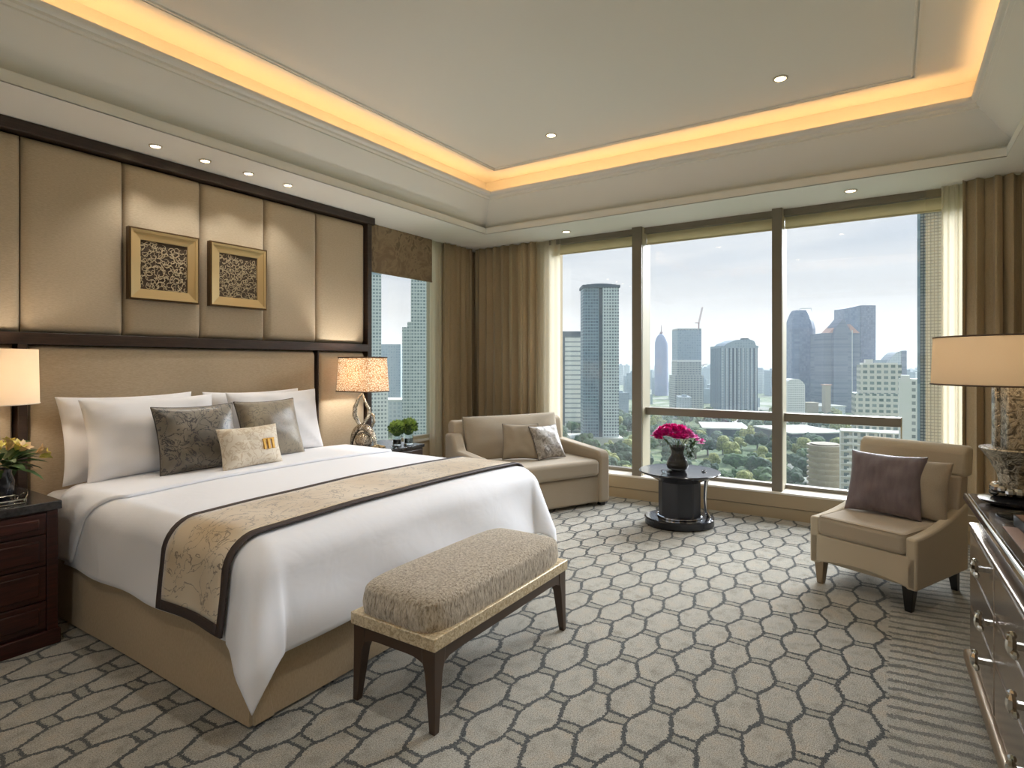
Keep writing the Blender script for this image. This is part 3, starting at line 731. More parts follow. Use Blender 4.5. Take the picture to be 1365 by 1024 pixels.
# local: origin = front right corner, -x to the left, +y backwards
W = 1.30; D = .80
obj('base', B(-W + .06, -.075, .028, D - .06, .03, .275), M['sofa'], sf, bevel=.025, seg=4)
o = obj('seat_cushion', B(-W + .125, -.12, -.005, D - .2, .278, .425), M['sofa_cush'], sf, bevel=.035, seg=5)
def armshape(x0, x1, prof, name='arm'):
    bm = NB(); prism(bm, prof, 'x', x0, x1); return obj(name, bm, M['sofa'], sf, bevel=.03, seg=4)
armR = [(0, .03), (D - .05, .03), (D - .02, .56), (.10, .505), (.03, .498), (.0, .46)]
armshape(-.115, 0, armR)
armL = [(.0, .03), (D - .05, .03), (D - .02, .66), (D - .16, .67), (D - .24, .525), (.16, .50), (.03, .47), (-.0, .40)]
armshape(-W, -W + .12, armL)
# back
bm = NB(); prism(bm, [(D - .20, .25), (D - .04, .25), (D + .02, .74), (D - .02, .775), (D - .09, .77), (D - .12, .74)], 'x', -W + .05, -.05); obj('backrest', bm, M['sofa'], sf, bevel=.03, seg=4)
bm, lp_ = pillow_bm(W - .26, .43, .17, .02, seed=11, wr=.006, pw=.35)
o = obj('back_cushion', bm, M['sofa_cush'], sf); o.location = (-W / 2, D - .22, .39); o.rotation_euler = (R(-14), 0, 0)
for x_, y_ in ((-.06, .05), (-W + .06, .05), (-.06, D - .1), (-W + .06, D - .1)):
    obj('foot', B(x_ - .025, x_ + .025, y_ - .025, y_ + .025, 0, .032), M['black'], sf)
def sl(x, y): return (4.95 + x * cos(ang) - y * sin(ang), 2.17 + x * sin(ang) + y * cos(ang))
px_, py_ = sl(-.74, .36); cushion('sofa_cushion', .33, .33, .11, (px_, py_, .432), ang - R(30), R(22), M['sofa_cush'], 'plain tan square cushion with dark piping on the sofa', pipe=M['piping'], seed=12)
px_, py_ = sl(-.47, .25); cushion('sofa_cushion', .33, .32, .11, (px_, py_, .432), ang + R(6), R(26), M['cush_silver'], 'silver patterned square cushion leaning on the right of the sofa', pipe=M['piping'], seed=13)

# ------------------------------------------------------------------ pedestal table
pt = empty('pedestal_table', (4.66, 1.44, 0), TH - pi / 2, label='round dark lacquered pedestal side table in front of the window', cat='side table')
bm = NB(); lathe(bm, [(0, .0), (.262, .0), (.272, .01), (.272, .058), (.264, .066), (0, .066)], 48, sy=.86); obj('base', bm, M['blacklac'], pt)
bm = NB()
for k in range(8): pass
prism(bm, [(.167 * cos(2 * pi * (k + .5) / 8), .167 * sin(2 * pi * (k + .5) / 8)) for k in range(8)], 'z', .066, .365); obj('column', bm, M['blackmatte'], pt, smooth=False, bevel=.012)
bm = NB(); lathe(bm, [(.172, .066), (.178, .07), (.178, .080), (.170, .084)], 40); obj('column_ring', bm, M['chrome'], pt)
bm = NB(); lathe(bm, [(0, .355), (.17, .355), (.20, .372), (.262, .402), (.312, .420), (.318, .428), (.312, .434), (.26, .431), (0, .430)], 56); obj('table_top', bm, M['blacklac'], pt)
bm = NB(); tube(bm, [(.215, -.03, .385), (.205, -.03, .34), (.198, -.03, .22), (.205, -.03, .12), (.228, -.03, .066)], [.026, .022, .019, .019, .026], 12, flat=.7); obj('support_leg', bm, M['chrome'], pt)
# vase with pink flowers
def onp(px, dz=.432, fw=None):
    return at(px, fw or 4.70)
vx = 4.66 + .02 * ct; vy = 1.44 + .02
def blossom(bm, c, r, rnd, petals=9, flat=.6):
    """ruffled round bloom made of overlapping curved petals"""
    for ring, (k, rr, zz) in enumerate(((petals, 1.0, 0), (petals - 1, .72, .4), (petals - 3, .45, .8))):
        for i in range(k):
            a = 2 * pi * i / k + ring * .4 + rnd.uniform(-.15, .15)
            d = Vector((cos(a), sin(a), 0)); p0 = Vector(c) + Vector((0, 0, zz * r * .4)); w_ = r * rr * .42
            s_ = Vector((-sin(a), cos(a), 0))
            pts = [p0, p0 + d * rr * r * .5 + s_ * w_ + Vector((0, 0, r * .25)), p0 + d * rr * r + s_ * w_ * .5 + Vector((0, 0, r * .5 * (.4 + zz))), p0 + d * rr * r - s_ * w_ * .5 + Vector((0, 0, r * .5 * (.4 + zz))), p0 + d * rr * r * .5 - s_ * w_ + Vector((0, 0, r * .25))]
            bm.faces.new([bm.verts.new(q) for q in pts])
def leafm(bm, base, tip, w_, nrm=Vector((0, 0, 1)), bend=.15):
    base = Vector(base); tip = Vector(tip); d = tip - base; s_ = d.cross(nrm)
    if s_.length < 1e-6: s_ = d.cross(Vector((1, 0, 0)))
    s_.normalize(); n_ = s_.cross(d).normalized(); L_ = []; Rr = []; mid = []
    for t, k in ((0, .15), (.25, .8), (.55, 1), (.8, .6), (1, .02)):
        c = base + d * t + n_ * (bend * d.length * sin(t * pi)); L_.append(bm.verts.new(c + s_ * w_ * k)); Rr.append(bm.verts.new(c - s_ * w_ * k)); mid.append(bm.verts.new(c - n_ * w_ * .25 * k))
    for i in range(4):
        bm.faces.new((L_[i], L_[i + 1], mid[i + 1], mid[i])); bm.faces.new((mid[i], mid[i + 1], Rr[i + 1], Rr[i]))
vz = .432
va = empty('vase_of_flowers', (vx, vy, vz), label='smoked glass vase with bright pink flowers on the pedestal table', cat='flowers')
bm = NB(); lathe(bm, [(0, 0), (.06, 0), (.082, .02), (.088, .05), (.075, .09), (.052, .125), (.048, .15), (.062, .18), (.066, .195), (.062, .195), (.044, .15), (.048, .125), (.07, .09), (.082, .05), (.076, .024), (0, .008)], 32); obj('vase', bm, M['smoke'], va)
bm = NB(); lathe(bm, [(0, .012), (.074, .026), (.08, .05), (.07, .075), (0, .075)], 24); obj('water', bm, M['soil'], va)
rnd = random.Random(4)
bm = NB()
for k in range(9):
    a = rnd.uniform(0, 6.28); tube(bm, [(.03 * cos(a), .03 * sin(a), .04), (.03 * cos(a + 1), .03 * sin(a + 1), .17), (.11 * cos(a + 1), .11 * sin(a + 1), .25)], .003, 5)
obj('stems', bm, M['leaf'], va)
cr = Vector((st, -ct, 0)); cf = Vector((ct, st, 0))                     # camera right / forward used only to lay the bouquet along the room diagonal
bm1 = NB(); bm2 = NB()
for k in range(190):
    t = rnd.uniform(-1, 1); h = rnd.uniform(0, 1); dd = rnd.uniform(-1, 1)
    if t * t + dd * dd > 1: continue
    p_ = cr * (t * .155 - .03) + cf * (dd * .11) + Vector((0, 0, .235 + .105 * sqrt(max(0, 1 - (t * t + dd * dd))) * (.5 + .5 * h) + .01))
    blossom(bm1 if t < .55 else bm2, p_, rnd.uniform(.028, .042), rnd)
for t, z_ in ((.16, .235), (.19, .21), (.15, .26), (.20, .23)): blossom(bm2, cr * t + Vector((0, 0, z_)), .03, rnd)
obj('magenta_blooms', bm1, M['petal_pink'], va); obj('pink_blooms', bm2, M['petal_pink2'], va)
bm = NB()
for k in range(90):
    a = rnd.uniform(-1.2, 1.2); rr = rnd.uniform(.05, .12); b_ = cr * (.05 + .07 * cos(a)) + cf * rnd.uniform(-.09, .07) + Vector((0, 0, rnd.uniform(.09, .24)))
    leafm(bm, b_, b_ + Vector((rnd.uniform(-.05, .05), rnd.uniform(-.05, .05), rnd.uniform(-.03, .04))), .009)
obj('leaves', bm, M['leaf'], va)
# small tray things on the table
def pl_on_table(r_, u_): return (4.66 + cr.x * r_ + cf.x * u_, 1.44 + cr.y * r_ + cf.y * u_, .4325)
o = obj('folded_spectacles', tube(NB(), [(0, 0, .004), (.02, .012, .004), (.045, .01, .004), (.06, -.006, .004), (.04, -.016, .004), (.0, -.01, .004)], .004, 6, closed=True), M['black']); o.location = pl_on_table(.17, -.06)
tag(o, 'black folded spectacles lying on the right side of the pedestal table', 'spectacles')
t_ = empty('glass_dish', pl_on_table(-.13, -.09), label='small clear glass dish on the left of the pedestal table top', cat='dish')
obj('bowl', lathe(NB(), [(0, 0), (.03, 0), (.05, .022), (.047, .022), (.028, .004), (0, .004)], 24), M['clear'], t_)

# ------------------------------------------------------------------ armchair
ac_ang = atan2(-.909, -.416)     # local +x runs from the chair's own right to left ; built below with explicit axes
fr = Vector((3.62, -.10))
wv = Vector((.416, .909)); dvv = Vector((.909, -.416))
# local frame: x = wv (toward window side), y = dvv (backwards). rotation of x axis:
ra_ = atan2(wv.y, wv.x)          # then local y axis = rotated +90 = (-.909,.416) = forwards, so use -y for depth
ch = empty('armchair', (fr.x, fr.y, 0), ra_, label='tan upholstered armchair with low curved arms by the window', cat='armchair')
CW = .56; CD = .62
def cb(x0, x1, d0, d1, z0, z1): return B(x0, x1, -d1, -d0, z0, z1)
# curved seat rail (lower edge arched)
bm = NB(); n = 16
low = [(x, .125 + .035 * sin(pi * (x - .0) / CW)) for x in [CW * i / n for i in range(n + 1)]]
prism(bm, [(.0, .296), (CW, .296)][::-1] + low, 'y', -.05, .0); obj('front_rail', bm, M['chair'], ch, bevel=.008)
obj('seat_deck', cb(.02, CW - .02, .04, CD - .02, .13, .29), M['chair'], ch)
obj('seat_cushion', cb(.045, CW - .045, -.012, CD - .14, .296, .410), M['chair_seat'], ch, bevel=.028, seg=4)
bm = NB(); x0_, x1_, y0_, y1_, z_ = .052, CW - .052, .006, -(CD - .15), .4045
tube(bm, [(x0_, y0_ - .012, z_), (x0_ + .012, y0_, z_), (x1_ - .012, y0_, z_), (x1_, y0_ - .012, z_), (x1_, y1_, z_), (x0_, y1_, z_)], .0028, 6, closed=True); obj('welt', bm, M['chair_seat'], ch)
# scooped arms: side profile in (depth, z)
def scoop():
    pts = [(-.0, .125)]
    pts += [(CD - .0, .125), (CD, .50)]
    for i in range(11):
        t = i / 10; d_ = CD - .02 - t * (CD - .02 - .0); pts.append((d_, .50 - .105 * (1 - (1 - t) ** 2)))
    return pts
for x0, x1 in ((-.004, .052), (CW - .052, CW + .004)):
    bm = NB(); prism(bm, [(-a, b) for a, b in scoop()], 'x', x0, x1); obj('arm', bm, M['chair'], ch, bevel=.014, seg=3)
# back : slightly reclined and with a wider headrest
bm = NB(); prism(bm, [(-(CD - .13), .28), (-(CD - .02), .14), (-(CD + .03), .66), (-(CD - .07), .66)], 'x', .008, CW - .008); obj('back_frame', bm, M['chair_seat'], ch, bevel=.012)
bm = NB(); prism(bm, [(-(CD - .065), .655), (-(CD + .035), .655), (-(CD + .055), .80), (-(CD + .045), .825), (-(CD - .01), .83), (-(CD - .045), .80)], 'x', -.012, CW + .012); obj('head_roll', bm, M['chair'], ch, bevel=.02, seg=3)
for x_, m_ in ((.05, 'black'), (CW - .04, 'bronze')):  # right leg gets black for the shadow it stands in
    bm = NB(); taper(bm, (x_, -.045, 0), (x_, -.05, .14), .034, .058); obj('leg', bm, M[m_], ch, bevel=.004, label=('front leg with its shadow painted in black' if m_ == 'black' else 'brown front leg'))
for x_ in (.05, CW - .05):
    bm = NB(); taper(bm, (x_, -CD + .03, 0), (x_, -CD + .06, .14), .032, .05); obj('leg', bm, M['black'], ch, bevel=.004)
def cl(x, d): v_ = fr + wv * x + dvv * d; return v_
p_ = cl(.31, .30); cushion('throw_cushion', .40, .37, .13, (p_.x, p_.y, .412), atan2(-dvv.x, dvv.y) + pi + R(-6) if False else ra_ + pi + R(8), R(20), M['mauve'], 'plum brown satin cushion in front on the armchair', seed=21, wr=.008)
p_ = cl(.22, .40); cushion('throw_cushion', .42, .34, .12, (p_.x, p_.y, .412), ra_ + pi - R(4), R(12), M['sofa_cush'], 'khaki cushion standing behind the plum one on the armchair', seed=22)
# dark cabinet beyond the dresser
dc = empty('side_cabinet', (3.52, -.50, 0), label='dark wood side cabinet in the gap between the armchair and the dresser', cat='cabinet')
obj('body', B(-.30, .30, -.22, .0, .08, .58), M['darkwood'], dc, bevel=.004)
obj('top', B(-.31, .31, -.23, .012, .58, .60), M['darkwood'], dc, bevel=.003)
for x_ in (-.27, .27): obj('leg', B(x_ - .02, x_ + .02, -.2, -.16, 0, .08), M['black'], dc)
for x_ in (-.27, .27): obj('leg', B(x_ - .02, x_ + .02, -.05, -.01, 0, .08), M['black'], dc)

# ------------------------------------------------------------------ dresser
dr = empty('dresser', (3.0, -.254, 0), R(1.6), label='silver lacquered chest of drawers with crystal handles along the right wall', cat='dresser')
DL = 2.1; DD = .50
def db(*a): return B(*a)
obj('body', db(-DL, -.02, -DD, -.012, .135, .64), M['silverlac'], dr, bevel=.006)
obj('neck', db(-DL + .01, -.03, -DD + .01, -.035, .64, .715), M['silverlac'], dr, bevel=.01)
bm = NB(); prism(bm, [(-.004, .644), (-.004, .652), (-.010, .655), (-.04, .656), (-.04, .64)], 'x', -DL, -.012); obj('moulding', bm, M['silverlac'], dr)
obj('plinth', db(-DL - .01, .01, -DD, .012, .085, .135), M['bronze'], dr, bevel=.012, seg=3)
obj('top', db(-DL - .01, .012, -DD - .005, .012, .738, .768), M['silver'], dr, bevel=.008, seg=3, label='polished silver edged top slab')
obj('top_inlay', db(-DL, .0, -DD, -.004, .768, .7695), M['topgrey'], dr, smooth=False)
obj('upper_moulding', db(-DL, .0, -DD + .01, -.01, .712, .738), M['silverlac'], dr, bevel=.01, seg=3)
for x_ in (-.05, -DL + .06):
    for y_ in (-.04, -DD + .06):
        bm = NB(); taper(bm, (x_, y_, 0), (x_, y_, .09), .05, .075); obj('leg', bm, M['black'], dr)
# drawers: two columns shown
rows = ((.485, .632), (.335, .478), (.145, .328))
def handle(parent, x, z):
    bm = NB(); rnd = random.Random(int(x * 100 + z * 1000))
    ball(bm, (x, .026, z + .0), .016, 8, 6, 1.1, .8, 1.7); ball(bm, (x - .02, .022, z - .016), .012, 7, 5, 1.4, .8, 1); ball(bm, (x + .016, .022, z + .02), .011, 7, 5)
    box(bm, x - .008, x + .008, -.004, .02, z - .008, z + .008)
    obj('crystal_handle', bm, M['silver'], parent, smooth=False)
cols = ((-.64, -.30), (-1.30, -.655), (-2.05, -1.315))
for ci, (x0, x1) in enumerate(((-.56, -.035), (-1.30, -.575), (-2.05, -1.315))):
    for ri, (z0, z1) in enumerate(rows):
        d_ = obj('drawer', db(x0, x1, -.02, -.0045, z0, z1), M['silverlac'], dr, bevel=.006)
        zz = (z0 + z1) / 2 + .01
        if ci == 0: handle(d_, -.40 if ri != 1 else -.49, zz + .01)
        elif ci == 1: handle(d_, -1.03, zz); 
        else: handle(d_, -1.68, zz)
# lamp on the dresser
def to_world(o_, x, y): a = o_.rotation_euler[2]; return (o_.location.x + x * cos(a) - y * sin(a), o_.location.y + x * sin(a) + y * cos(a))
lx_, ly_ = 2.83, -.375
lp3 = empty('table_lamp', (lx_ - .0, ly_, .7697), R(10), label='table lamp with wide cream drum shade and sculpted metal base on the dresser', cat='lamp')
bm = NB(); lathe(bm, [(.243, .628), (.25, .448), (.247, .448), (.240, .628), (.243, .628)], 56); obj('lamp_shade', bm, M['shade_cream'], lp3)
bm = NB(); tube(bm, [(.2505 * cos(a), .2505 * sin(a), .449) for a in [2 * pi * i / 56 for i in range(56)]], .003, 5, closed=True); obj('shade_trim', bm, M['shadetrim'], lp3); bm = NB(); tube(bm, [(.2435 * cos(a), .2435 * sin(a), .628) for a in [2 * pi * i / 56 for i in range(56)]], .003, 5, closed=True); obj('shade_trim', bm, M['shadetrim'], lp3)
obj('column', B(-.050, .020, -.034, .034, .21, .455), M['hammered'], lp3, bevel=.006)
obj('column', B(.030, .075, -.02, .045, .21, .455), M['hammered'], lp3, bevel=.006)
bm = NB(); lathe(bm, [(0, .214), (.10, .215), (.104, .210), (.075, .17), (.05, .12), (.042, .07), (.046, .055), (0, .055)], 12); obj('flared_cup', bm, M['hammered'], lp3, smooth=False)
bm = NB(); rnd = random.Random(5)
for k in range(14):
    a = 2 * pi * k / 14; ball(bm, (.055 * cos(a), .055 * sin(a), .055 + rnd.uniform(-.008, .01)), rnd.uniform(.014, .021), 7, 5)
obj('crystal_collar', bm, M['silver'], lp3, smooth=False)
bm = NB(); lathe(bm, [(0, 0), (.06, 0), (.098, .012), (.104, .022), (.085, .026), (.05, .032), (0, .035)], 32); obj('foot', bm, M['blacklac'], lp3)
bm = NB(); tube(bm, [(0, 0, .45), (0, 0, .50)], .012, 8); obj('bulb_holder', bm, M['silver'], lp3)
bm = NB(); ball(bm, (0, 0, .53), .028); obj('bulb', bm, M['bulb'], lp3)
def plight(parent, loc, e, r=.03, col=(1, .80, .56)):
    l = bpy.data.lights.new('lamp_light', 'POINT'); l.energy = e; l.color = col; l.shadow_soft_size = r
    o = bpy.data.objects.new('lamp_light', l); C.objects.link(o); o.parent = parent; o.location = loc
plight(lp3, (0, 0, .57), 2.6, col=(1, .86, .66))
# dresser things
o = obj('serving_tray', lathe(NB(), [(0, 0), (.095, 0), (.115, .008), (.112, .010), (.09, .004), (0, .004)], 36), M['clear']); o.location = (2.58, -.41, .770); tag(o, 'round clear glass plate on the dresser in front of the lamp', 'plate')
o = obj('desk_blotter', B(-.45, .45, -.19, .19, 0, .003), M['leather'], bevel=.001); o.location = (2.0, -.50, .7697); o.rotation_euler[2] = R(1.6); tag(o, 'brown leather mat lying on the near part of the dresser top', 'mat')
bk = empty('book', (2.40, -.415, .770), R(4), label='dark covered book lying on the dresser near the lamp', cat='book')
obj('cover', B(-.10, .10, -.075, .075, 0, .004), M['black'], bk); obj('cover', B(-.10, .10, -.075, .075, .030, .034), M['leather'], bk); obj('pages', B(-.096, .096, -.071, .071, .004, .030), M['paper'], bk); obj('spine', B(-.1, .1, .072, .077, 0, .034), M['black'], bk)
o = NB(); 
rnd = random.Random(9)
for k in range(14): leafm(o, (0, 0, .0), (rnd.uniform(-.07, .07), rnd.uniform(-.06, .06), rnd.uniform(.01, .05)), .014)
gd = empty('greenery_bowl', (2.50, -.43, .776) if False else (2.40, -.41, .8045), label='small dish of green leaves on top of the dark book', cat='plant')
obj('dish', lathe(NB(), [(0, 0), (.04, 0), (.06, .012), (.056, .012), (.036, .003), (0, .003)], 24), M['clear'], gd)
oo = obj('leaves', o, M['leaf2'], gd); oo.location = (0, 0, .006)

# ------------------------------------------------------------------ nightstands
ns = empty('nightstand', (.80, 3.25, 0), label='mahogany nightstand with black stone top, left of the bed', cat='nightstand')
obj('top', B(-.36, .318, -.012, .62, .622, .662), M['blackstone'], ns, bevel=.004)
obj('carcass', B(-.35, .305, .012, .62, .03, .622), M['mahog'], ns, smooth=False)
for x_ in (-.34, .262): obj('stile', B(x_, x_ + .044, .0, .012, .03, .622), M['mahog'], ns, bevel=.003)
for z0, z1 in ((.520, .612), (.375, .512), (.215, .367), (.085, .207)):
    d_ = obj('drawer', B(-.294, .260, -.001, .012, z0, z1), M['mahog'], ns, bevel=.003)
    obj('drawer_panel', B(-.265, .232, -.010, .0, z0 + .022, z1 - .022), M['mahog'], d_, bevel=.006, seg=2)
obj('plinth', B(-.36, .315, -.008, .60, .0, .07), M['mahog'], ns, bevel=.006)
ns2 = empty('nightstand', (3.50, 3.39, 0), label='grey brown nightstand right of the bed below the narrow window', cat='nightstand')
obj('carcass', B(-.28, .285, .012, .50, .04, .575), M['darkwood'], ns2, bevel=.003)
obj('top', B(-.29, .295, 0, .505, .575, .60), M['blackstone'], ns2, bevel=.003)
obj('drawer', B(-.26, .265, -.002, .02, .40, .56), M['darkwood'], ns2, bevel=.004); obj('drawer', B(-.26, .265, -.002, .02, .22, .385), M['darkwood'], ns2, bevel=.004); obj('drawer', B(-.26, .265, -.002, .02, .05, .205), M['darkwood'], ns2, bevel=.004)

# left lamp
l1 = empty('table_lamp', (.945, 3.62, .662), label='table lamp with white drum shade on the left nightstand', cat='lamp')
bm = NB(); lathe(bm, [(.195, .705), (.20, .44), (.197, .44), (.192, .705), (.195, .705)], 48); obj('lamp_shade', bm, M['shade_white'], l1)
bm = NB(); tube(bm, [(.2005 * cos(a), .2005 * sin(a), .441) for a in [2 * pi * i / 48 for i in range(48)]], .0025, 5, closed=True); obj('shade_trim', bm, M['paper'], l1)
bm = NB(); lathe(bm, [(0, 0), (.08, 0), (.085, .015), (.03, .03), (.022, .06), (.05, .12), (.06, .18), (.04, .26), (.014, .32), (.012, .45), (0, .45)], 32); obj('lamp_base', bm, M['silver'], l1)
bm = NB(); ball(bm, (0, 0, .53), .03); obj('bulb', bm, M['bulb'], l1); plight(l1, (0, 0, .58), 4, col=(1, .88, .74))
# right lamp with woven rectangular shade
l2 = empty('table_lamp', (3.30, 3.62, .60), label='table lamp with woven amber rectangular shade and twisted metal base on the right nightstand', cat='lamp')
bm = NB()
def rrect(hx_, hy2, z, rr=.012, n=4):
    out = []
    for cx_, cy_, a0 in ((hx_ - rr, hy2 - rr, 0), (-hx_ + rr, hy2 - rr, pi / 2), (-hx_ + rr, -hy2 + rr, pi), (hx_ - rr, -hy2 + rr, 1.5 * pi)):
        for i in range(n + 1): a = a0 + pi / 2 * i / n; out.append((cx_ + rr * cos(a), cy_ + rr * sin(a), z))
    return out
ringz = [[bm.verts.new(p) for p in rrect(.105 + e, .175 + e, z)] for z, e in ((.468, .014), (.745, .0), (.745, -.004), (.468, .010))]
for a, b in zip(ringz, ringz[1:] + ringz[:1]):
    for i in range(len(a)): j = (i + 1) % len(a); bm.faces.new((a[i], a[j], b[j], b[i]))
obj('lamp_shade', bm, M['shade_woven'], l2)
bm = NB(); tube(bm, rrect(.119, .189, .470), .005, 6, closed=True); obj('shade_trim', bm, M['shadetrim'], l2); bm = NB(); tube(bm, rrect(.106, .176, .745), .006, 6, closed=True); obj('shade_trim', bm, M['shadetrim'], l2)
bm = NB()
tube(bm, [(.0, -.01 + .0, .46), (-.02, .02, .42), (-.035, .05, .34), (-.03, .06, .27), (0, .04, .2), (.03, 0, .14)], [.006, .01, .018, .02, .014, .01], 10)
tube(bm, [(.0, .0, .45), (.01, -.02, .38), (.03, -.04, .33), (.02, -.05, .27), (-.01, -.03, .21), (-.03, 0, .16)], [.006, .012, .014, .016, .012, .01], 10)
tube(bm, [(.045, -.03, .30), (.055, -.07, .27), (.04, -.09, .22), (.02, -.08, .17)], [.006, .012, .012, .008], 8)
obj('twisted_stem', bm, M['hammered'], l2)
bm = NB(); n = 18
tube(bm, [(.0, .14 * cos(pi * i / n) - .01, .02 + .16 * sin(pi * i / n)) for i in range(n + 1)], [.012 + .016 * sin(pi * i / n) for i in range(n + 1)], 10)
obj('arched_body', bm, M['hammered'], l2)
bm = NB(); ball(bm, (0, -.01, .07), .085, 16, 10, .5, 1.1, .8); obj('core', bm, M['hammered'], l2)
bm = NB(); lathe(bm, [(0, 0), (.10, 0), (.10, .012), (0, .014)], 32, sx=.7, sy=1.3); obj('foot', bm, M['blacklac'], l2)
bm = NB(); ball(bm, (0, 0, .55), .03); obj('bulb', bm, M['bulb'], l2); plight(l2, (0, .0, .60), 10, col=(1, .95, .86))
# bowl of pebbles
pb = empty('potpourri_bowl', (3.31, 3.46, .6005), label='shallow bowl heaped with pale dried petals on the right nightstand, in front of the lamp', cat='bowl')
bm = NB(); lathe(bm, [(0, 0), (.05, 0), (.085, .022), (.088, .026), (.08, .024), (.048, .006), (0, .006)], 32, sx=.95, sy=.6); obj('bowl', bm, M['hammered'], pb)
bm = NB(); rnd = random.Random(3)
for k in range(90):
    a = rnd.uniform(0, 6.28); r_ = .078 * sqrt(rnd.random()); z_ = .012 + .035 * (1 - (r_ / .08) ** 2) * rnd.uniform(.7, 1)
    ball(bm, (r_ * cos(a) * .95, r_ * sin(a) * .6, z_), rnd.uniform(.005, .009), 6, 4, 1, 1, .7)
obj('dried_petals', bm, M['pebble'], pb, kind='stuff')
# two glass vases with green heads
for k, (x_, y_, sc, lb) in enumerate(((3.60, 3.53, 1, 'left'), (3.70, 3.49, 1.06, 'right'))):
    g = empty('glass_vase', (x_, y_, .601), label='short glass vase of green hydrangea on the right nightstand, the %s one of the pair' % lb, cat='flowers')
    g.scale = (sc, sc, sc)
    bm = NB(); lathe(bm, [(0, 0), (.036, 0), (.038, .004), (.038, .08), (.035, .08), (.035, .008), (0, .006)], 24); obj('glass', bm, M['clear'], g)
    bm = NB(); lathe(bm, [(0, .010), (.033, .010), (.033, .05), (0, .05)], 20); obj('dark_stems', bm, M['soil'] if k == 0 else M['smoke'], g)
    rnd = random.Random(30 + k); bm = NB(); b2 = NB()
    for i in range(330):
        ph = rnd.uniform(0, 6.28); th = math.acos(rnd.uniform(-.35, 1)); d = Vector((sin(th) * cos(ph), sin(th) * sin(ph), cos(th)))
        b_ = Vector((0, 0, .125)) + Vector((d.x * .05, d.y * .05, d.z * .055)); tgt = b_ + d * .026 + Vector((rnd.uniform(-.012, .012), rnd.uniform(-.012, .012), rnd.uniform(0, .02)))
        leafm(bm if (rnd.random() < .6) == (k == 1) or d.z > .5 else b2, b_, tgt, .008, nrm=Vector((rnd.uniform(-1, 1), rnd.uniform(-1, 1), .3)))
    ball(b2, (0, 0, .12), .047, 12, 8)
    obj('florets', bm, M['leaf2'], g); obj('inner_leaves', b2, M['leaf'], g)
o = empty('ring_dish', (3.47, 3.43, .6005), label='little glass ashtray at the front edge of the right nightstand', cat='dish')
obj('dish', lathe(NB(), [(0, 0), (.026, 0), (.034, .018), (.030, .018), (.022, .005), (0, .005)], 20), M['clear'], o)

# left nightstand: flower vase, glass pot on tray
fv = empty('flower_arrangement', (.955, 3.50, .663), label='arrangement of yellow and peach lilies with dark leaves on the left nightstand', cat='flowers')
bm = NB(); lathe(bm, [(0, 0), (.045, 0), (.06, .03), (.062, .08), (.05, .12), (.055, .14), (.051, .14), (.046, .12), (.056, .08), (.054, .03), (0, .008)], 24); obj('vase', bm, M['blacklac'], fv)
rnd = random.Random(12); bl = NB()
for k in range(60):
    a = rnd.uniform(0, 6.28); d = Vector((cos(a), sin(a), rnd.uniform(-.55, .5))); b_ = Vector((0, 0, .16)) + d * .05; leafm(bl, b_, b_ + d * rnd.uniform(.08, .14), .024)
for k in range(17):
    a = 2 * pi * k / 17 * 2.4; rr = .04 + .13 * ((k * 7) % 17) / 17; c = Vector((rr * cos(a), rr * sin(a), .245 - rr * .38 + rnd.uniform(-.01, .02)))
    out = (c - Vector((0, 0, .12))).normalized(); tb = NB()
    for i in range(6):
        aa = 2 * pi * i / 6; s1 = out.orthogonal().normalized(); s2 = out.cross(s1); dd = (s1 * cos(aa) + s2 * sin(aa))
        leafm(tb, c, c + out * .045 + dd * .034, .017, nrm=out, bend=.2)
    obj('lily_bloom', tb, M['petal_y' if k % 2 else 'petal_p'], fv)
obj('dark_leaves', bl, M['leaf'], fv); 
ty = empty('silver_tray', (.86, 3.365, .6625), label='silver tray with scrolled handle near the front of the left nightstand', cat='tray')
obj('plate', B(-.16, .14, -.07, .07, .0, .006), M['silver'], ty, bevel=.002)
bm = NB(); tube(bm, [(.14, -.04, .006), (.155, -.03, .03), (.165, 0, .036), (.155, .03, .03), (.14, .04, .006)], .004, 6); obj('handle', bm, M['silver'], ty)
bm = NB(); tube(bm, [(-.16, -.07, .02), (.14, -.07, .02), (.14, .07, .02), (-.16, .07, .02)], .003, 6, closed=True)
for x_, y_ in ((-.16, -.07), (.14, -.07), (.14, .07), (-.16, .07), (0, -.07), (0, .07)): tube(bm, [(x_, y_, .005), (x_, y_, .02)], .0025, 5)
obj('gallery_rail', bm, M['silver'], ty)
cb_ = empty('footed_glass_bowl', (.80, 3.365, .669), label='footed cut glass bowl standing on the silver tray', cat='bowl')
bm = NB(); lathe(bm, [(0, 0), (.04, 0), (.042, .006), (.012, .014), (.01, .035), (.03, .045), (.055, .065), (.066, .10), (.069, .12), (.065, .12), (.06, .10), (.05, .07), (.02, .052), (0, .05)], 12); obj('bowl', bm, M['clear'], cb_, smooth=False)
bm = NB(); lathe(bm, [(.069, .12), (.072, .124), (.050, .145), (.02, .155), (0, .157)], 24); obj('lid', bm, M['silver'], cb_)
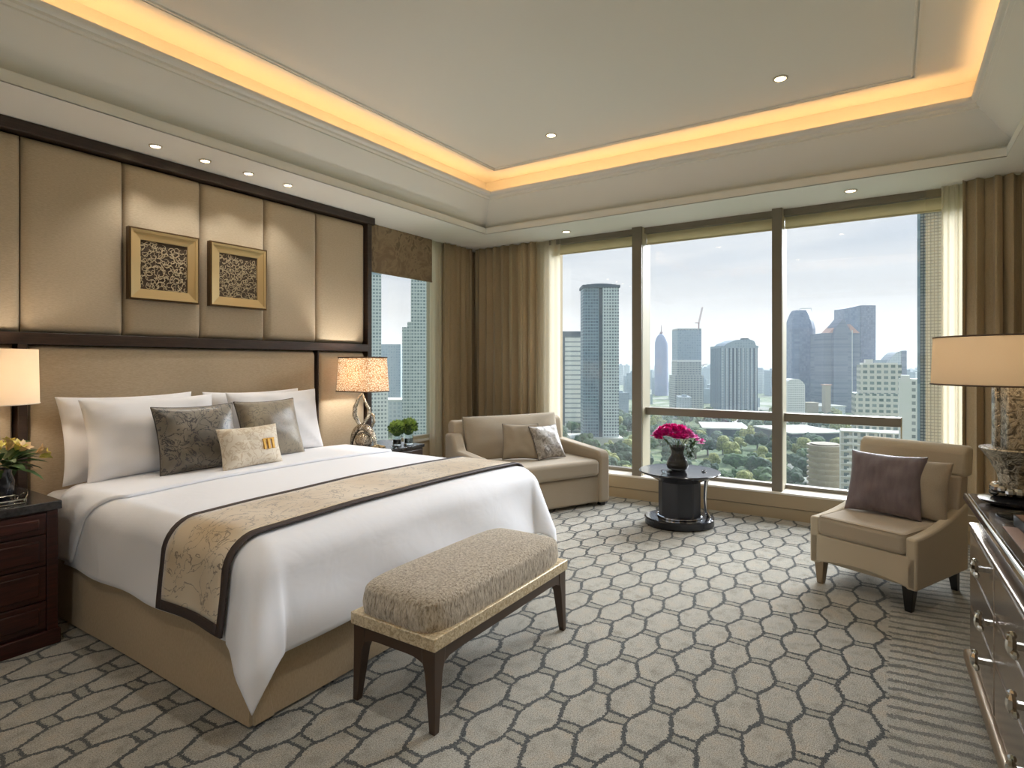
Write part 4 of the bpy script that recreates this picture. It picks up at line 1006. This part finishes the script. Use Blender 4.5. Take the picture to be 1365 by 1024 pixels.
# ------------------------------------------------------------------ city outside
GZ = -75.0
CA = atan2(-ct, st)
def facade(name, wall, glass, sx, sz, fx, fz, rough=.5, vary=.5, metal=0, big=None):
    s = Mt(name, wall, rough); tc = s.node('ShaderNodeTexCoord'); sp = s.node('ShaderNodeSeparateXYZ'); s.link(tc.outputs['Object'], sp.inputs[0])
    ge = s.node('ShaderNodeNewGeometry') 
    u = s.math('ADD', sp.outputs[0], s.math('MULTIPLY', sp.outputs[1], 1.0)); 
    m = s.math('MULTIPLY', s.math('LESS_THAN', s.math('FRACT', s.math('DIVIDE', u, sx)), fx), s.math('LESS_THAN', s.math('FRACT', s.math('DIVIDE', sp.outputs[2], sz)), fz))
    wn = s.node('ShaderNodeTexWhiteNoise', noise_dimensions='2D'); cb = s.node('ShaderNodeCombineXYZ')
    s.link(s.math('FLOOR', s.math('DIVIDE', u, sx)), cb.inputs[0]); s.link(s.math('FLOOR', s.math('DIVIDE', sp.outputs[2], sz)), cb.inputs[1]); s.link(cb.outputs[0], wn.inputs['Vector'])
    g2 = tuple(min(255, int(c + (255 - c) * .38)) for c in glass)
    gl = s.mix(s.math('MULTIPLY', wn.outputs['Value'], vary), glass, g2)
    s.base(s.mix(m, wall, gl)); return s.m
K = {}
K['grid'] = facade('facade_pale_grid', (214, 222, 220), (66, 84, 94), 2.4, 2.8, .62, .6, vary=.8)
K['glassgrid'] = facade('facade_glass_grid', (140, 164, 174), (60, 84, 102), 2.4, 2.8, .8, .72)
K['slat'] = facade('facade_slats', (232, 230, 220), (140, 146, 146), 400, 5.2, 1, .28)
K['col'] = facade('facade_columns', (140, 160, 172), (48, 70, 90), 5.2, 400, .5, 1, vary=0)
K['colb'] = facade('facade_columns_floor', (150, 164, 170), (74, 92, 104), 5.2, 4, .5, .9)
K['constr'] = facade('facade_construction', (186, 186, 178), (96, 106, 108), 5, 3.6, .7, .5)
K['blueglass'] = facade('facade_blue_glass', (60, 92, 128), (42, 74, 114), 3, 4, .9, .85, rough=.25)
K['blue_shaded'] = facade('facade_blue_shaded', (46, 66, 104), (38, 58, 94), 3, 4, .9, .85, rough=.25)  # blue glass again, darkened to paint in a shaded side
K['grey2'] = facade('facade_grey_bands', (92, 104, 126), (58, 74, 100), 400, 4, 1, .6)
K['condo'] = facade('facade_condo', (216, 214, 204), (104, 122, 120), 3.4, 3.2, .62, .52, vary=.6)
K['bal'] = facade('facade_balconies', (206, 212, 206), (96, 118, 118), 2.2, 2.5, .7, .55, vary=.9)
K['bal2'] = facade('facade_white_balconies', (234, 232, 226), (128, 134, 134), 2.3, 2.7, .55, .5, vary=.7)
K['lattice'] = facade('facade_lattice', (74, 76, 70), (226, 230, 224), 1.35, 1.55, .76, .74, vary=.4)
K['white'] = Mt('render_white', (232, 230, 224), .7).m
K['cream'] = Mt('render_cream', (170, 158, 136), .7).m
K['pinkroof'] = Mt('copper_roof', (196, 146, 124), .5).m
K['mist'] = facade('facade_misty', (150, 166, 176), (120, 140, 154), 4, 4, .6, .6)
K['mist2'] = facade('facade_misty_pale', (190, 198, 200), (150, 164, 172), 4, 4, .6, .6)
K['steel'] = Mt('crane_steel', (150, 110, 100), .6).m
K['roofdark'] = Mt('dark_roof', (70, 82, 90), .7).m
K['roofpale'] = Mt('pale_roof', (196, 196, 186), .7).m
K['dome'] = Mt('dome_metal', (150, 156, 186), .4).m
def tower(name, label, px0, px1, ytop, fw, depth, m, yaw=0, cat='building', group=None, base=GZ, body='facade'):
    w_ = (px1 - px0) * fw / F; x, y, zt = at((px0 + px1) / 2, fw, ytop)
    e = empty(name, (x, y, base), CA + yaw, label=label, cat=cat, group=group)
    h = zt - base
    obj(body, B(-w_ / 2, w_ / 2, 0, depth, 0, h), m, e, smooth=False)
    return e, w_, h
def pxs(fw): return fw / F
# left bay
e, w_, h = tower('office_tower', 'low wide tower with pale horizontal louvres at the left edge of the big window', 742, 779, 449, 640, 30, K['slat'])
obj('roof_plant', B(-w_ / 2, w_ / 2, -1, 30, h, h + 6), K['roofdark'], e, smooth=False)
obj('corner_pier', B(-w_ / 2 - .5, -w_ / 2 + 9, -1.2, 2, 0, h), K['roofdark'], e, smooth=False)
w1 = 47 * pxs(518); x, y, zt = at(801.5, 518, 382); h = zt - GZ
e = empty('residential_tower', (x, y, GZ), CA, label='tallest grey glass tower with pale window grid in the left bay of the window', cat='building')
obj('left_slab', B(-w1 / 2, -2, 2, 24, 0, h), K['glassgrid'], e, smooth=False)
obj('right_slab', B(1.5, w1 / 2, 0, 24, 0, h - 1), K['grid'], e, smooth=False)
obj('dark_core', B(-2, 1.5, 3, 24, 0, h), K['roofdark'], e, smooth=False)
bm = NB()
for i in range(9): box(bm, -w1 / 2 - 1 + i * (w1 + 2) / 9, -w1 / 2 - 1 + (i + 1) * (w1 + 2) / 9, -1, 25, h - 1, h + 1.2 + 1.4 * sin(pi * (i + .5) / 9))
obj('crown', bm, K['roofdark'], e, smooth=False)
obj('podium', B(-w1 / 2 - 12, w1 / 2 + 3, -6, 30, 0, 10), K['roofpale'], e, smooth=False)
# middle bay
w2 = 18 * pxs(1350); x, y, zt = at(884, 1350, 462); h = zt - GZ
e = empty('domed_tower', (x, y, GZ), CA, label='mauve round tower with a domed top and spire in the middle bay', cat='building')
bm = NB(); lathe(bm, [(w2 * .5, 0), (w2 * .5, h), (w2 * .49, h + 8), (w2 * .42, h + 18), (w2 * .28, h + 26), (w2 * .14, h + 30), (0, h + 31)], 20, cy=w2 / 2); obj('shaft', bm, K['dome'], e)
bm = NB(); lathe(bm, [(4, h + 28), (4, h + 33), (1.2, h + 36), (.6, h + 50), (0, h + 52)], 8, cy=w2 / 2); obj('spire', bm, K['steel'], e)
e, w_, h = tower('tower_under_construction', 'pale tower under construction with a crane on its roof in the middle bay', 903, 935, 481, 950, 34, K['constr'])
obj('upper_glass', B(-w_ / 2 + .5, w_ / 2, 0, 34, h, h + 50), K['mist'], e, smooth=False)
obj('belt', B(-w_ / 2, w_ / 2 + .5, -.6, 34, h - 2, h + 1.5), K['white'], e, smooth=False)
obj('lower_skirt', B(-w_ / 2 - 4, w_ / 2 + 3, -1.5, 34, 0, h - 24), K['constr'], e, smooth=False)
obj('roof_frame', B(-w_ / 2 + 1, w_ / 2, 0, 34, h + 50, h + 53), K['constr'], e, smooth=False)
cx_ = w_ / 2 - 3
bm = NB(); z0 = h + 50
tube(bm, [(cx_, 4, z0), (cx_, 4, z0 + 12)], 1.1, 6)
for i in range(9):
    t0, t1 = i / 9, (i + 1) / 9
    a0 = (cx_ + 6 * t0, 4, z0 + 12 + 26 * t0); a1 = (cx_ + 6 * t1, 4, z0 + 12 + 26 * t1)
    tube(bm, [(a0[0] - 1, 4, a0[2]), (a1[0] - 1, 4, a1[2])], .35, 4); tube(bm, [(a0[0] + 1.2, 4, a0[2]), (a1[0] + .9, 4, a1[2])], .35, 4); tube(bm, [(a0[0] - 1, 4, a0[2]), (a1[0] + 1, 4, a1[2])], .3, 4)
tube(bm, [(cx_ - 6, 4, z0 + 12), (cx_, 4, z0 + 12)], .8, 6)
obj('crane', bm, K['steel'], e, smooth=False)
bm = NB(); tube(bm, [(w_ / 2, 3, h - 8), (w_ / 2 + 11, 3, h - 5)], .6, 4); tube(bm, [(w_ / 2, 3, h - 13), (w_ / 2 + 6, 3, h - 6)], .4, 4); obj('hoist_arm', bm, K['steel'], e, smooth=False)
# columned tower
e, w_, h = tower('columned_tower', 'blue grey tower of vertical columns with a stepped rounded crown in the middle bay', 961, 1010, 464, 860, 46, K['col'])
bm = NB()
for k in range(9): box(bm, -w_ / 2 + 1 + k * (w_ - 4) / 8.2, -w_ / 2 + 3.2 + k * (w_ - 4) / 8.2, -1.6, 0, 0, h)
obj('piers', bm, K['mist2'], e, smooth=False)
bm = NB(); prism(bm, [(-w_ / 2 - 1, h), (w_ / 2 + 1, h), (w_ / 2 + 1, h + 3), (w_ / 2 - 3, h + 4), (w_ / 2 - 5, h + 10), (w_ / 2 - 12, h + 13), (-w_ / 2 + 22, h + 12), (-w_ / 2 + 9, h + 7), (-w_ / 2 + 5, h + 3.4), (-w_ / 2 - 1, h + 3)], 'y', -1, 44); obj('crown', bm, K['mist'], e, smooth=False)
obj('roof_plant', B(w_ / 2 - 18, w_ / 2 - 10, 8, 20, h + 12, h + 15), K['roofdark'], e, smooth=False)
# right bay
fw = 950; wpx = 32 * pxs(fw); x, y, zt = at(1074, fw, 438); h = zt - GZ
e = empty('chamfered_tower', (x, y, GZ), CA, label='blue glass tower tapering to a cut off crown, beside the second mullion', cat='building')
bm = NB(); n8 = [(-.5, .18), (-.28, 0), (.28, 0), (.5, .18), (.5, .8), (.28, 1), (-.28, 1), (-.5, .8)]
rg = []
for z_, k in ((0, 1), (h, 1), (h + 15, .84), (h + 26, .66), (h + 30, .55), (h + 31, .5)): rg.append([bm.verts.new((a * wpx * k, (b - .5) * wpx * k + wpx / 2, z_)) for a, b in n8])
for a, b in zip(rg, rg[1:]):
    for i in range(8): j = (i + 1) % 8; bm.faces.new((a[i], a[j], b[j], b[i]))
bm.faces.new(rg[-1]); bm.faces.new(rg[0][::-1]); obj('facade', bm, K['blueglass'], e, smooth=False)
bm = NB(); tube(bm, [(-wpx * .28, 2, h + 29), (-wpx * .2, 2, h + 33), (wpx * .16, 2, h + 33), (wpx * .25, 2, h + 33.5), (wpx * .28, 2, h + 29)], .6, 5); obj('crown_rail', bm, K['mist2'], e)
e, w_, h = tower('glass_tower', 'tallest flat topped blue glass tower at the centre of the right bay', 1127, 1147, 411, 1020, 36, K['blueglass'])
bm = NB(); x0_, x1_ = w_ / 2, w_ / 2 + 19 * pxs(1020); prism(bm, [(-w_ / 2, h), (x0_, h), (x0_, h + 5)], 'y', 0, 36); obj('sloped_parapet', bm, K['blueglass'], e, smooth=False)
obj('shaded_side', B(x0_, x1_, -3, 36, 0, h + 5), K['blue_shaded'], e, smooth=False)  # side face of the tower, its shade put into the darker blue
fw = 900; e, w_, h = tower('pointed_tower', 'grey banded tower with pointed top and copper coloured roofs', 1098, 1146, 444, fw, 40, K['grey2'])
bm = NB(); n = 12; poly = [(-w_ * .28, 0)] + [(w_ * .22, 0), (w_ * .22, h)] + [(-.02 * w_, h + 22)] + [(-w_ * .20, h + 10), (-w_ * .28, h - 4)]
prism(bm, poly, 'y', -6, 20); obj('centre_bay', bm, K['grey2'], e, smooth=False)
bm = NB(); prism(bm, [(-w_ * .36, h), (-w_ * .05, h), (-w_ * .05, h + 17)], 'y', 0, 24); prism(bm, [(w_ * .23, h), (w_ * .5, h), (w_ * .23, h + 14)], 'y', 0, 24); obj('copper_roof', bm, K['pinkroof'], e, smooth=False)
bm = NB(); box(bm, w_ * .215, w_ * .235, -6.6, -5.9, 0, h + 4); obj('white_fin', bm, K['white'], e, smooth=False)
e, w_, h = tower('curved_roof_block', 'pale blue block with a swept curved roof, right of the tall glass tower', 1166, 1205, 480, 980, 30, K['mist'])
bm = NB(); n = 12; prism(bm, [(-w_ * .15, 0)] + [(-w_ * .15 + w_ * .55 * i / n, h - 6 + 22 * sin(pi / 2 * i / n)) for i in range(n + 1)] + [(w_ * .52, h + 16), (w_ * .52, 0)], 'y', -4, 20); obj('swept_wing', bm, K['mist2'], e, smooth=False)
obj('end_wall', B(w_ * .36, w_ * .53, -5, 24, 0, h + 16), K['grey2'], e, smooth=False)
# condos near
e, w_, h = tower('condominium', 'pale many windowed block at the right of the window, above the white balcony block', 1144, 1200, 525, 330, 16, K['condo'], -R(24))
obj('upper_storeys', B(-w_ / 2 + 2.5, w_ / 2 - 1, 1, 15, h, h + 16.5), K['condo'], e, smooth=False)
bm = NB(); box(bm, -w_ / 2 + 4, w_ / 2 - 3, .4, 14, h + 16.5, h + 17.6); box(bm, -w_ / 2 + 5.4, -w_ / 2 + 9, 1, 8, h + 17.6, h + 19.5); obj('parapet', bm, K['white'], e, smooth=False)
fw = 270; w3 = 78 * pxs(fw); x, y, zt = at(1164, fw, 576); h = zt - GZ
e = empty('balcony_block', (x, y, GZ), CA - R(28), label='white apartment block with stacked balconies at the lower right, behind the armchair', cat='building')
obj('core', B(-w3 / 2 + .6, w3 / 2, 1.6, 15, 0, h - .3), K['condo'], e, smooth=False)
nf = int(h / 3.1)
bm = NB()
for k in range(nf + 1): zz = h - k * 3.1; box(bm, -w3 / 2, w3 / 2, 0, 2, zz - .4, zz)
obj('floor_slabs', bm, K['white'], e, smooth=False)
bm = NB()
for k in range(1, nf + 1):
    zz = h - k * 3.1
    for a in range(4): x0_ = -w3 / 2 + 3 + a * w3 / 4.1; box(bm, x0_, x0_ + 4.4, -.5, -.35, zz, zz + .95)
obj('balcony_rails', bm, K['white'], e, smooth=False)
bm = NB()
for k in range(6): x0_ = -w3 / 2 + k * w3 / 5.1; box(bm, x0_, x0_ + .5, -.1, 1.9, 0, h)
obj('columns', bm, K['white'], e, smooth=False)
e, w_, h = tower('gable_block', 'narrow cream and white apartment slab between the condominium and the lattice tower', 1202, 1229, 505, 235, 10, K['bal2'], -R(32))
obj('blank_wall', B(-w_ / 2 - .1, -w_ / 2 + 3.9, -.4, 10, 0, h), K['white'], e, smooth=False)
obj('roof_box', B(-w_ / 2 + .5, -w_ / 2 + 3.4, 0, 6, h, h + 1.4), K['white'], e, smooth=False)
fw = 120; x, y, zt = at(1249, fw, 200); h = zt - GZ
e = empty('lattice_tower', (x, y, GZ), CA - R(36), label='tower clad in a dark square lattice, seen through the gold sheer curtain', cat='building')
obj('facade', B(-2.9, 5, .3, 9, 0, h), K['white'], e, smooth=False)
bm = NB()
for k in range(12): x0_ = -2.9 + k * .6; box(bm, x0_, x0_ + .12, -.05, .3, 50, h)
for k in range(int((h - 50) / .66)): z0 = 50 + k * .66; box(bm, -2.9, 4, -.02, .28, z0, z0 + .13)
obj('lattice', bm, K['roofdark'], e, smooth=False)
obj('edge_pier', B(-3.35, -2.85, -.1, 9, 0, h), K['mist'], e, smooth=False)
# small midground buildings
fw = 700; x, y, zt = at(1060, fw, 505); h = zt - GZ
e = empty('arched_hall', (x, y, GZ), CA, label='white building with an arched roof beside the mullion in the right bay', cat='building')
bm = NB(); n = 12; prism(bm, [(-12, 0)] + [(-12 * cos(pi * i / n), h - 10 + 10 * sin(pi * i / n)) for i in range(n + 1)] + [(12, 0)], 'y', 0, 20); obj('hall', bm, K['bal2'], e, smooth=False)
fw = 300; x, y, zt = at(1110, fw, 594)
e = empty('round_block', (x, y, GZ), CA, label='rounded stone coloured building with curved terraces among the trees', cat='building')
bm = NB(); prof = [(0, zt - GZ)]
h = zt - GZ; k = 6.2; pr_ = [(7, h), (k, h - .6)]
z0 = h - .6
for i in range(8): pr_ += [(8.4, z0), (8.4, z0 - 1.3), (7.5, z0 - 1.3), (7.5, z0 - 3.0)]; z0 -= 3.0
bm = NB(); lathe(bm, [(0, h + 1)] + pr_ + [(7.5, 0)], 28, cy=8); obj('terraces', bm, K['cream'], e, smooth=False)
def lowrise(label, px, ytop, fw, w_, d_, hh, m, mr, yaw=0, name='low_building'):
    x, y, _ = at(px, fw); e = empty(name, (x, y, GZ), CA + yaw, label=label, cat='building')
    obj('walls', B(-w_ / 2, w_ / 2, 0, d_, 0, hh), m, e, smooth=False); obj('roof', B(-w_ / 2 - 1, w_ / 2 + 1, -1, d_ + 1, hh, hh + 1.2), mr, e, smooth=False); return e
lowrise('wide dark hall with flat pale roof in the park, right window bay', 1092, 0, 520, 52, 60, 13, K['roofdark'], K['roofpale'], .15)
lowrise('large pale flat roofed pavilion in the park, right of the pink flowers', 968, 0, 590, 44, 60, 9, K['roofdark'], K['roofpale'], -.25)
lowrise('small white roofed pavilion in the park beside the second mullion', 1012, 0, 560, 14, 12, 7, K['mist2'], K['roofpale'], -.1)
lowrise('low podium with pale roof at the foot of the pointed tower', 1095, 0, 800, 70, 60, 16, K['mist2'], K['roofpale'], .1)
lowrise('cream low block at the foot of the chamfered blue tower', 1083, 0, 780, 16, 14, 22, K['cream'], K['cream'])
lowrise('pink tinted slim block between the blue towers in the right bay', 1104, 0, 765, 7, 9, 47, K['cream'], K['pinkroof'])
# seen through the narrow window
e, w_, h = tower('apartment_tower', 'slim pale apartment tower at the left edge of the narrow window', 486, 508, 366, 430, 20, K['bal'], R(16))
obj('crown', B(-w_ / 2, w_ / 2 + .1, -.2, 14, h, h + 1.6), K['mist'], e, smooth=False)
e, w_, h = tower('apartment_block', 'white gridded apartment block behind the woven lamp shade in the narrow window', 490, 517, 500, 400, 16, K['bal2'], R(16))
e, w_, h = tower('stepped_tower', 'grey green stepped apartment tower at the right of the narrow window', 548, 596, 366, 440, 26, K['bal'], R(10))
obj('side_wing', B(-w_ / 2 - 6.4, -w_ / 2, 1, 20, 0, h - 40), K['bal'], e, smooth=False)
obj('upper_wing', B(-w_ / 2 - 2.6, -w_ / 2, 1.5, 20, h - 40, h - 36), K['bal'], e, smooth=False)
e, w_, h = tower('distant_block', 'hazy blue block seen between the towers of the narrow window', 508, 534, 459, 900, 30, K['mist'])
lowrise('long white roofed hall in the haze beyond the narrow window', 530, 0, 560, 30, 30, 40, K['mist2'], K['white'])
# hazy mid-rise blocks
rnd = random.Random(77)
proto = []
for k in range(3):
    p_ = empty('midrise_block', (0, 0, GZ), label='hazy mid rise block in the far city beyond the park', cat='building', group='hazy mid rise blocks in the far city')
    a, b, c = ((12, 12, 1), (18, 10, 1), (9, 9, 1))[k]
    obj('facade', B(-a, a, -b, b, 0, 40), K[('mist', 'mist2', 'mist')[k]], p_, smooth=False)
    obj('roof_plant', B(-a * .4, a * .3, -b * .4, b * .3, 40, 43), K['mist'], p_, smooth=False)
    proto.append(p_)
cnt = 0
MBR = [at(a, b)[:2] for a, b in ((1095, 830), (1122, 920), (1137, 1035), (985, 880), (919, 965), (521, 915))]; MB_ = [at(a, b)[:2] for a, b in ((884, 1360), (919, 965), (985, 880), (1074, 965), (1137, 1035), (1155, 1030), (1122, 920), (1186, 990), (521, 915), (1095, 830), (1095, 790))]
for i in range(260):
    px = rnd.uniform(735, 1235) if i % 6 else rnd.uniform(495, 575); fw = rnd.uniform(1050, 3200) if i % 4 else rnd.uniform(820, 1100)
    x, y, _ = at(px, fw)
    if any((a - x) ** 2 + (b - y) ** 2 < 46 ** 2 for a, b in MB_) or any((a - x) ** 2 + (b - y) ** 2 < 72 ** 2 for a, b in MBR): continue
    o_ = proto[cnt] if cnt < 3 else copy_tree(proto[cnt % 3]); cnt += 1
    o_.location = (x, y, GZ); o_.rotation_euler[2] = rnd.uniform(0, 1.5); MB_.append((x, y))
    o_.scale = (rnd.uniform(.7, 1.3), rnd.uniform(.7, 1.3), rnd.uniform(.3, .85) if fw < 1100 else rnd.uniform(.5, 1.5) * (1.25 if fw > 2000 else 1))
# hills
bm = NB()
def hill(u, v):
    px = 380 + 1000 * u; fw = 5200 + 1500 * v; x, y, _ = at(px, fw)
    return (x, y, GZ + (sin(pi * v)) * (70 + 60 * noise.noise((u * 9, 0, 0)) + 25 * noise.noise((u * 30, 1, 0))))
gridmesh(bm, hill, 80, 6); obj('hills', bm, Mt('hill_green', (92, 112, 100), .9).m, kind='structure')
# ground
s = Mt('city_ground', (96, 112, 84), .95); v = s.coord()
n1 = s.noise(v, .012, 6, .6, .6); n2 = s.noise(v, .08, 4, .6)
c = s.ramp(n2, [(.35, (62, 84, 56)), (.5, (96, 116, 76)), (.66, (142, 146, 112))])
s.base(s.mix(s.ramp(n1, [(.52, (0, 0, 0)), (.6, (255, 255, 255))]), c, (150, 152, 142)))
bm = NB(); bmesh.ops.create_grid(bm, x_segments=8, y_segments=8, size=7000); g = obj('ground_outside', bm, s.m, kind='structure', smooth=False); g.location = (4000, 2500, GZ)
def road(pts, w_, name, label):
    bm = NB(); P_ = [Vector(at(px, 76.3 * F / (y - HY))[:2]) for px, y in pts]; L_ = []
    for i, p in enumerate(P_):
        d = (P_[min(i + 1, len(P_) - 1)] - P_[max(i - 1, 0)]).normalized(); n_ = Vector((-d.y, d.x)) * w_ / 2
        L_.append((bm.verts.new((p.x + n_.x, p.y + n_.y, GZ + .3)), bm.verts.new((p.x - n_.x, p.y - n_.y, GZ + .3))))
    for a, b in zip(L_, L_[1:]): bm.faces.new((a[0], b[0], b[1], a[1]))
    obj(name, bm, K['roofpale'], kind='structure', smooth=False)
road([(1000, 556), (975, 566), (950, 572), (925, 590), (915, 606)], 12, 'park_road', '')
road([(1130, 668), (1090, 660), (1050, 657), (1000, 660)], 10, 'street', '')
road([(820, 602), (845, 612), (870, 625), (900, 632)], 9, 'park_path', '')
# trees : individual crowns with trunks
LM = [Mt('crown_dark', (52, 74, 52), .9).m, Mt('crown_mid', (78, 100, 64), .9).m, Mt('crown_yellow', (136, 140, 82), .9).m]
for m_ in LM:
    t = m_.node_tree; nn = t.nodes.new('ShaderNodeTexNoise'); nn.inputs['Scale'].default_value = .9; nn.inputs['Detail'].default_value = 4
    tc = t.nodes.new('ShaderNodeTexCoord'); t.links.new(tc.outputs['Object'], nn.inputs['Vector']); hs = t.nodes.new('ShaderNodeHueSaturation')
    b_ = t.nodes['Principled BSDF']; hs.inputs['Color'].default_value = b_.inputs['Base Color'].default_value
    mr = t.nodes.new('ShaderNodeMapRange'); mr.inputs[1].default_value = .3; mr.inputs[2].default_value = .7; mr.inputs[3].default_value = .45; mr.inputs[4].default_value = 1.7
    t.links.new(nn.outputs['Fac'], mr.inputs[0]); t.links.new(mr.outputs[0], hs.inputs['Value']); t.links.new(hs.outputs[0], b_.inputs['Base Color'])
protos = []
for k in range(6):
    r_ = random.Random(200 + k); kd = k % 3
    lab = ('dark green broad tree in the park below the window', 'mid green leafy tree in the park below the window', 'yellowish green tree in the park below the window')[kd]
    p_ = empty('park_tree', (0, 0, GZ), label=lab, cat='tree', group=('dark green park trees', 'mid green park trees', 'yellowish park trees')[kd])
    bm = NB()
    for i in range(11):
        a = r_.uniform(0, 6.28); rr = r_.uniform(0, 4.2); c = Vector((rr * cos(a), rr * sin(a), 7.5 + r_.uniform(-2, 3) - rr * .35)); rad = r_.uniform(1.8, 3.2)
        sub_ = bmesh.ops.create_icosphere(bm, subdivisions=2, radius=rad, matrix=Matrix.Translation(c))
        for q in sub_['verts']: q.co += (q.co - c) * (.34 * noise.noise(q.co * .9 + Vector((k * 9, i, 0))) + .12 * noise.noise(q.co * 2.6))
    obj('crown', bm, LM[kd], p_, smooth=False); bm = NB(); tube(bm, [(0, 0, 0), (.2, 0, 4), (0, .2, 7)], [.5, .4, .25], 6); obj('trunk', bm, M['darkwood'], p_)
    protos.append(p_)
cnt = 0; rnd = random.Random(5); placed = []
avoid = [(1095, 810, 85), (1083, 780, 20), (530, 560, 46), (1103, 840, 20), (985, 860, 45), (919, 950, 40), (968, 590, 60), (1012, 560, 22), (1092, 530, 75), (1110, 300, 12), (801, 518, 50), (1060, 700, 34), (503, 400, 30), (497, 430, 30), (572, 440, 40), (760, 640, 30), (1164, 270, 17)]
def ok_(x, y):
    for px, fw, rr in avoid:
        q = at(px, fw + rr * .6)
        if (q[0] - x) ** 2 + (q[1] - y) ** 2 < (rr * .85) ** 2: return False
    return all((a - x) ** 2 + (b - y) ** 2 > 170 for a, b in placed)
tries = 0
while cnt < 280 and tries < 6000:
    tries += 1
    yy = rnd.uniform(0, 1) ** .9; fw = 295 + (820 - 295) * yy ** 1.2; px = rnd.uniform(742, 1132) if tries % 14 else rnd.uniform(505, 550)
    x, y, _ = at(px, fw)
    if not ok_(x, y): continue
    kk = rnd.choice((0, 0, 1, 1, 1, 2, 3, 3, 4, 4, 5)); 
    if cnt < 6: o_ = protos[cnt]
    else: o_ = copy_tree(protos[kk])
    placed.append((x, y)); cnt += 1
    sc = rnd.uniform(.8, 1.5); o_.location = (x, y, GZ); o_.rotation_euler[2] = rnd.uniform(0, 6.28); o_.scale = (sc * rnd.uniform(.9, 1.2), sc * rnd.uniform(.9, 1.2), sc)
# ------------------------------------------------------------------ haze: thin real volume over the city
hm = bpy.data.materials.new('city_haze'); hm.use_nodes = True; n = hm.node_tree.nodes; n.remove(n['Principled BSDF'])
vs = n.new('ShaderNodeVolumeScatter'); vs.inputs['Color'].default_value = (.8, .9, 1, 1); vs.inputs['Density'].default_value = .00017; vs.inputs['Anisotropy'].default_value = .2
hm.node_tree.links.new(vs.outputs[0], n['Material Output'].inputs['Volume'])
hz = obj('haze', B(90, 7500, -3500, 7000, GZ - 5, 170), hm, kind='stuff', smooth=False); tag(hz, 'thin blue morning haze lying over the whole city', 'haze')

# ------------------------------------------------------------------ world and sun
wd = bpy.data.worlds.new('sky'); S.world = wd; wd.use_nodes = True; t = wd.node_tree; n = t.nodes; bg = n['Background']
tc = n.new('ShaderNodeTexCoord'); sp = n.new('ShaderNodeSeparateXYZ'); t.links.new(tc.outputs['Generated'], sp.inputs[0])
r = n.new('ShaderNodeValToRGB'); t.links.new(sp.outputs[2], r.inputs[0]); e = r.color_ramp.elements
e[0].position = 0; e[0].color = srgb(226, 214, 200); e[1].position = 1; e[1].color = srgb(178, 200, 226)
for p_, c_ in ((.06, (228, 220, 210)), (.14, (212, 214, 216)), (.26, (188, 202, 220)), (.5, (176, 198, 226))):
    x = e.new(p_); x.color = srgb(*c_)
mp = n.new('ShaderNodeMapping'); mp.inputs['Scale'].default_value = (1.2, 1.2, 9); mp.inputs['Rotation'].default_value = (.12, .1, 0); t.links.new(tc.outputs['Generated'], mp.inputs[0])
nz = n.new('ShaderNodeTexNoise'); nz.inputs['Scale'].default_value = 1.7; nz.inputs['Detail'].default_value = 6; nz.inputs['Roughness'].default_value = .55; nz.inputs['Distortion'].default_value = .4; t.links.new(mp.outputs[0], nz.inputs['Vector'])
cr_ = n.new('ShaderNodeMapRange'); cr_.inputs[1].default_value = .4; cr_.inputs[2].default_value = .7; cr_.inputs[3].default_value = 0; cr_.inputs[4].default_value = .6; t.links.new(nz.outputs['Fac'], cr_.inputs[0])
mx = n.new('ShaderNodeMix'); mx.data_type = 'RGBA'; t.links.new(cr_.outputs[0], mx.inputs[0]); t.links.new(r.outputs[0], mx.inputs[6]); mx.inputs[7].default_value = srgb(246, 244, 240)
t.links.new(mx.outputs[2], bg.inputs[0]); bg.inputs[1].default_value = .76
sl_ = bpy.data.lights.new('sun', 'SUN'); sl_.energy = 8; sl_.angle = R(50); sl_.color = (.92, .96, 1)
so = bpy.data.objects.new('sun', sl_); C.objects.link(so); dvec = Vector((-1, .28, -.62)); so.rotation_euler = dvec.to_track_quat('-Z', 'Y').to_euler()

# ------------------------------------------------------------------ colour management
vsn = S.view_settings; S.display_settings.display_device = 'sRGB'; vsn.view_transform = 'Standard'; vsn.look = 'None'; vsn.gamma = 1; vsn.use_curve_mapping = False
vsn.exposure = 0.5
S.cycles.max_bounces = 10; S.cycles.diffuse_bounces = 5; S.cycles.transparent_max_bounces = 16; S.cycles.volume_bounces = 3
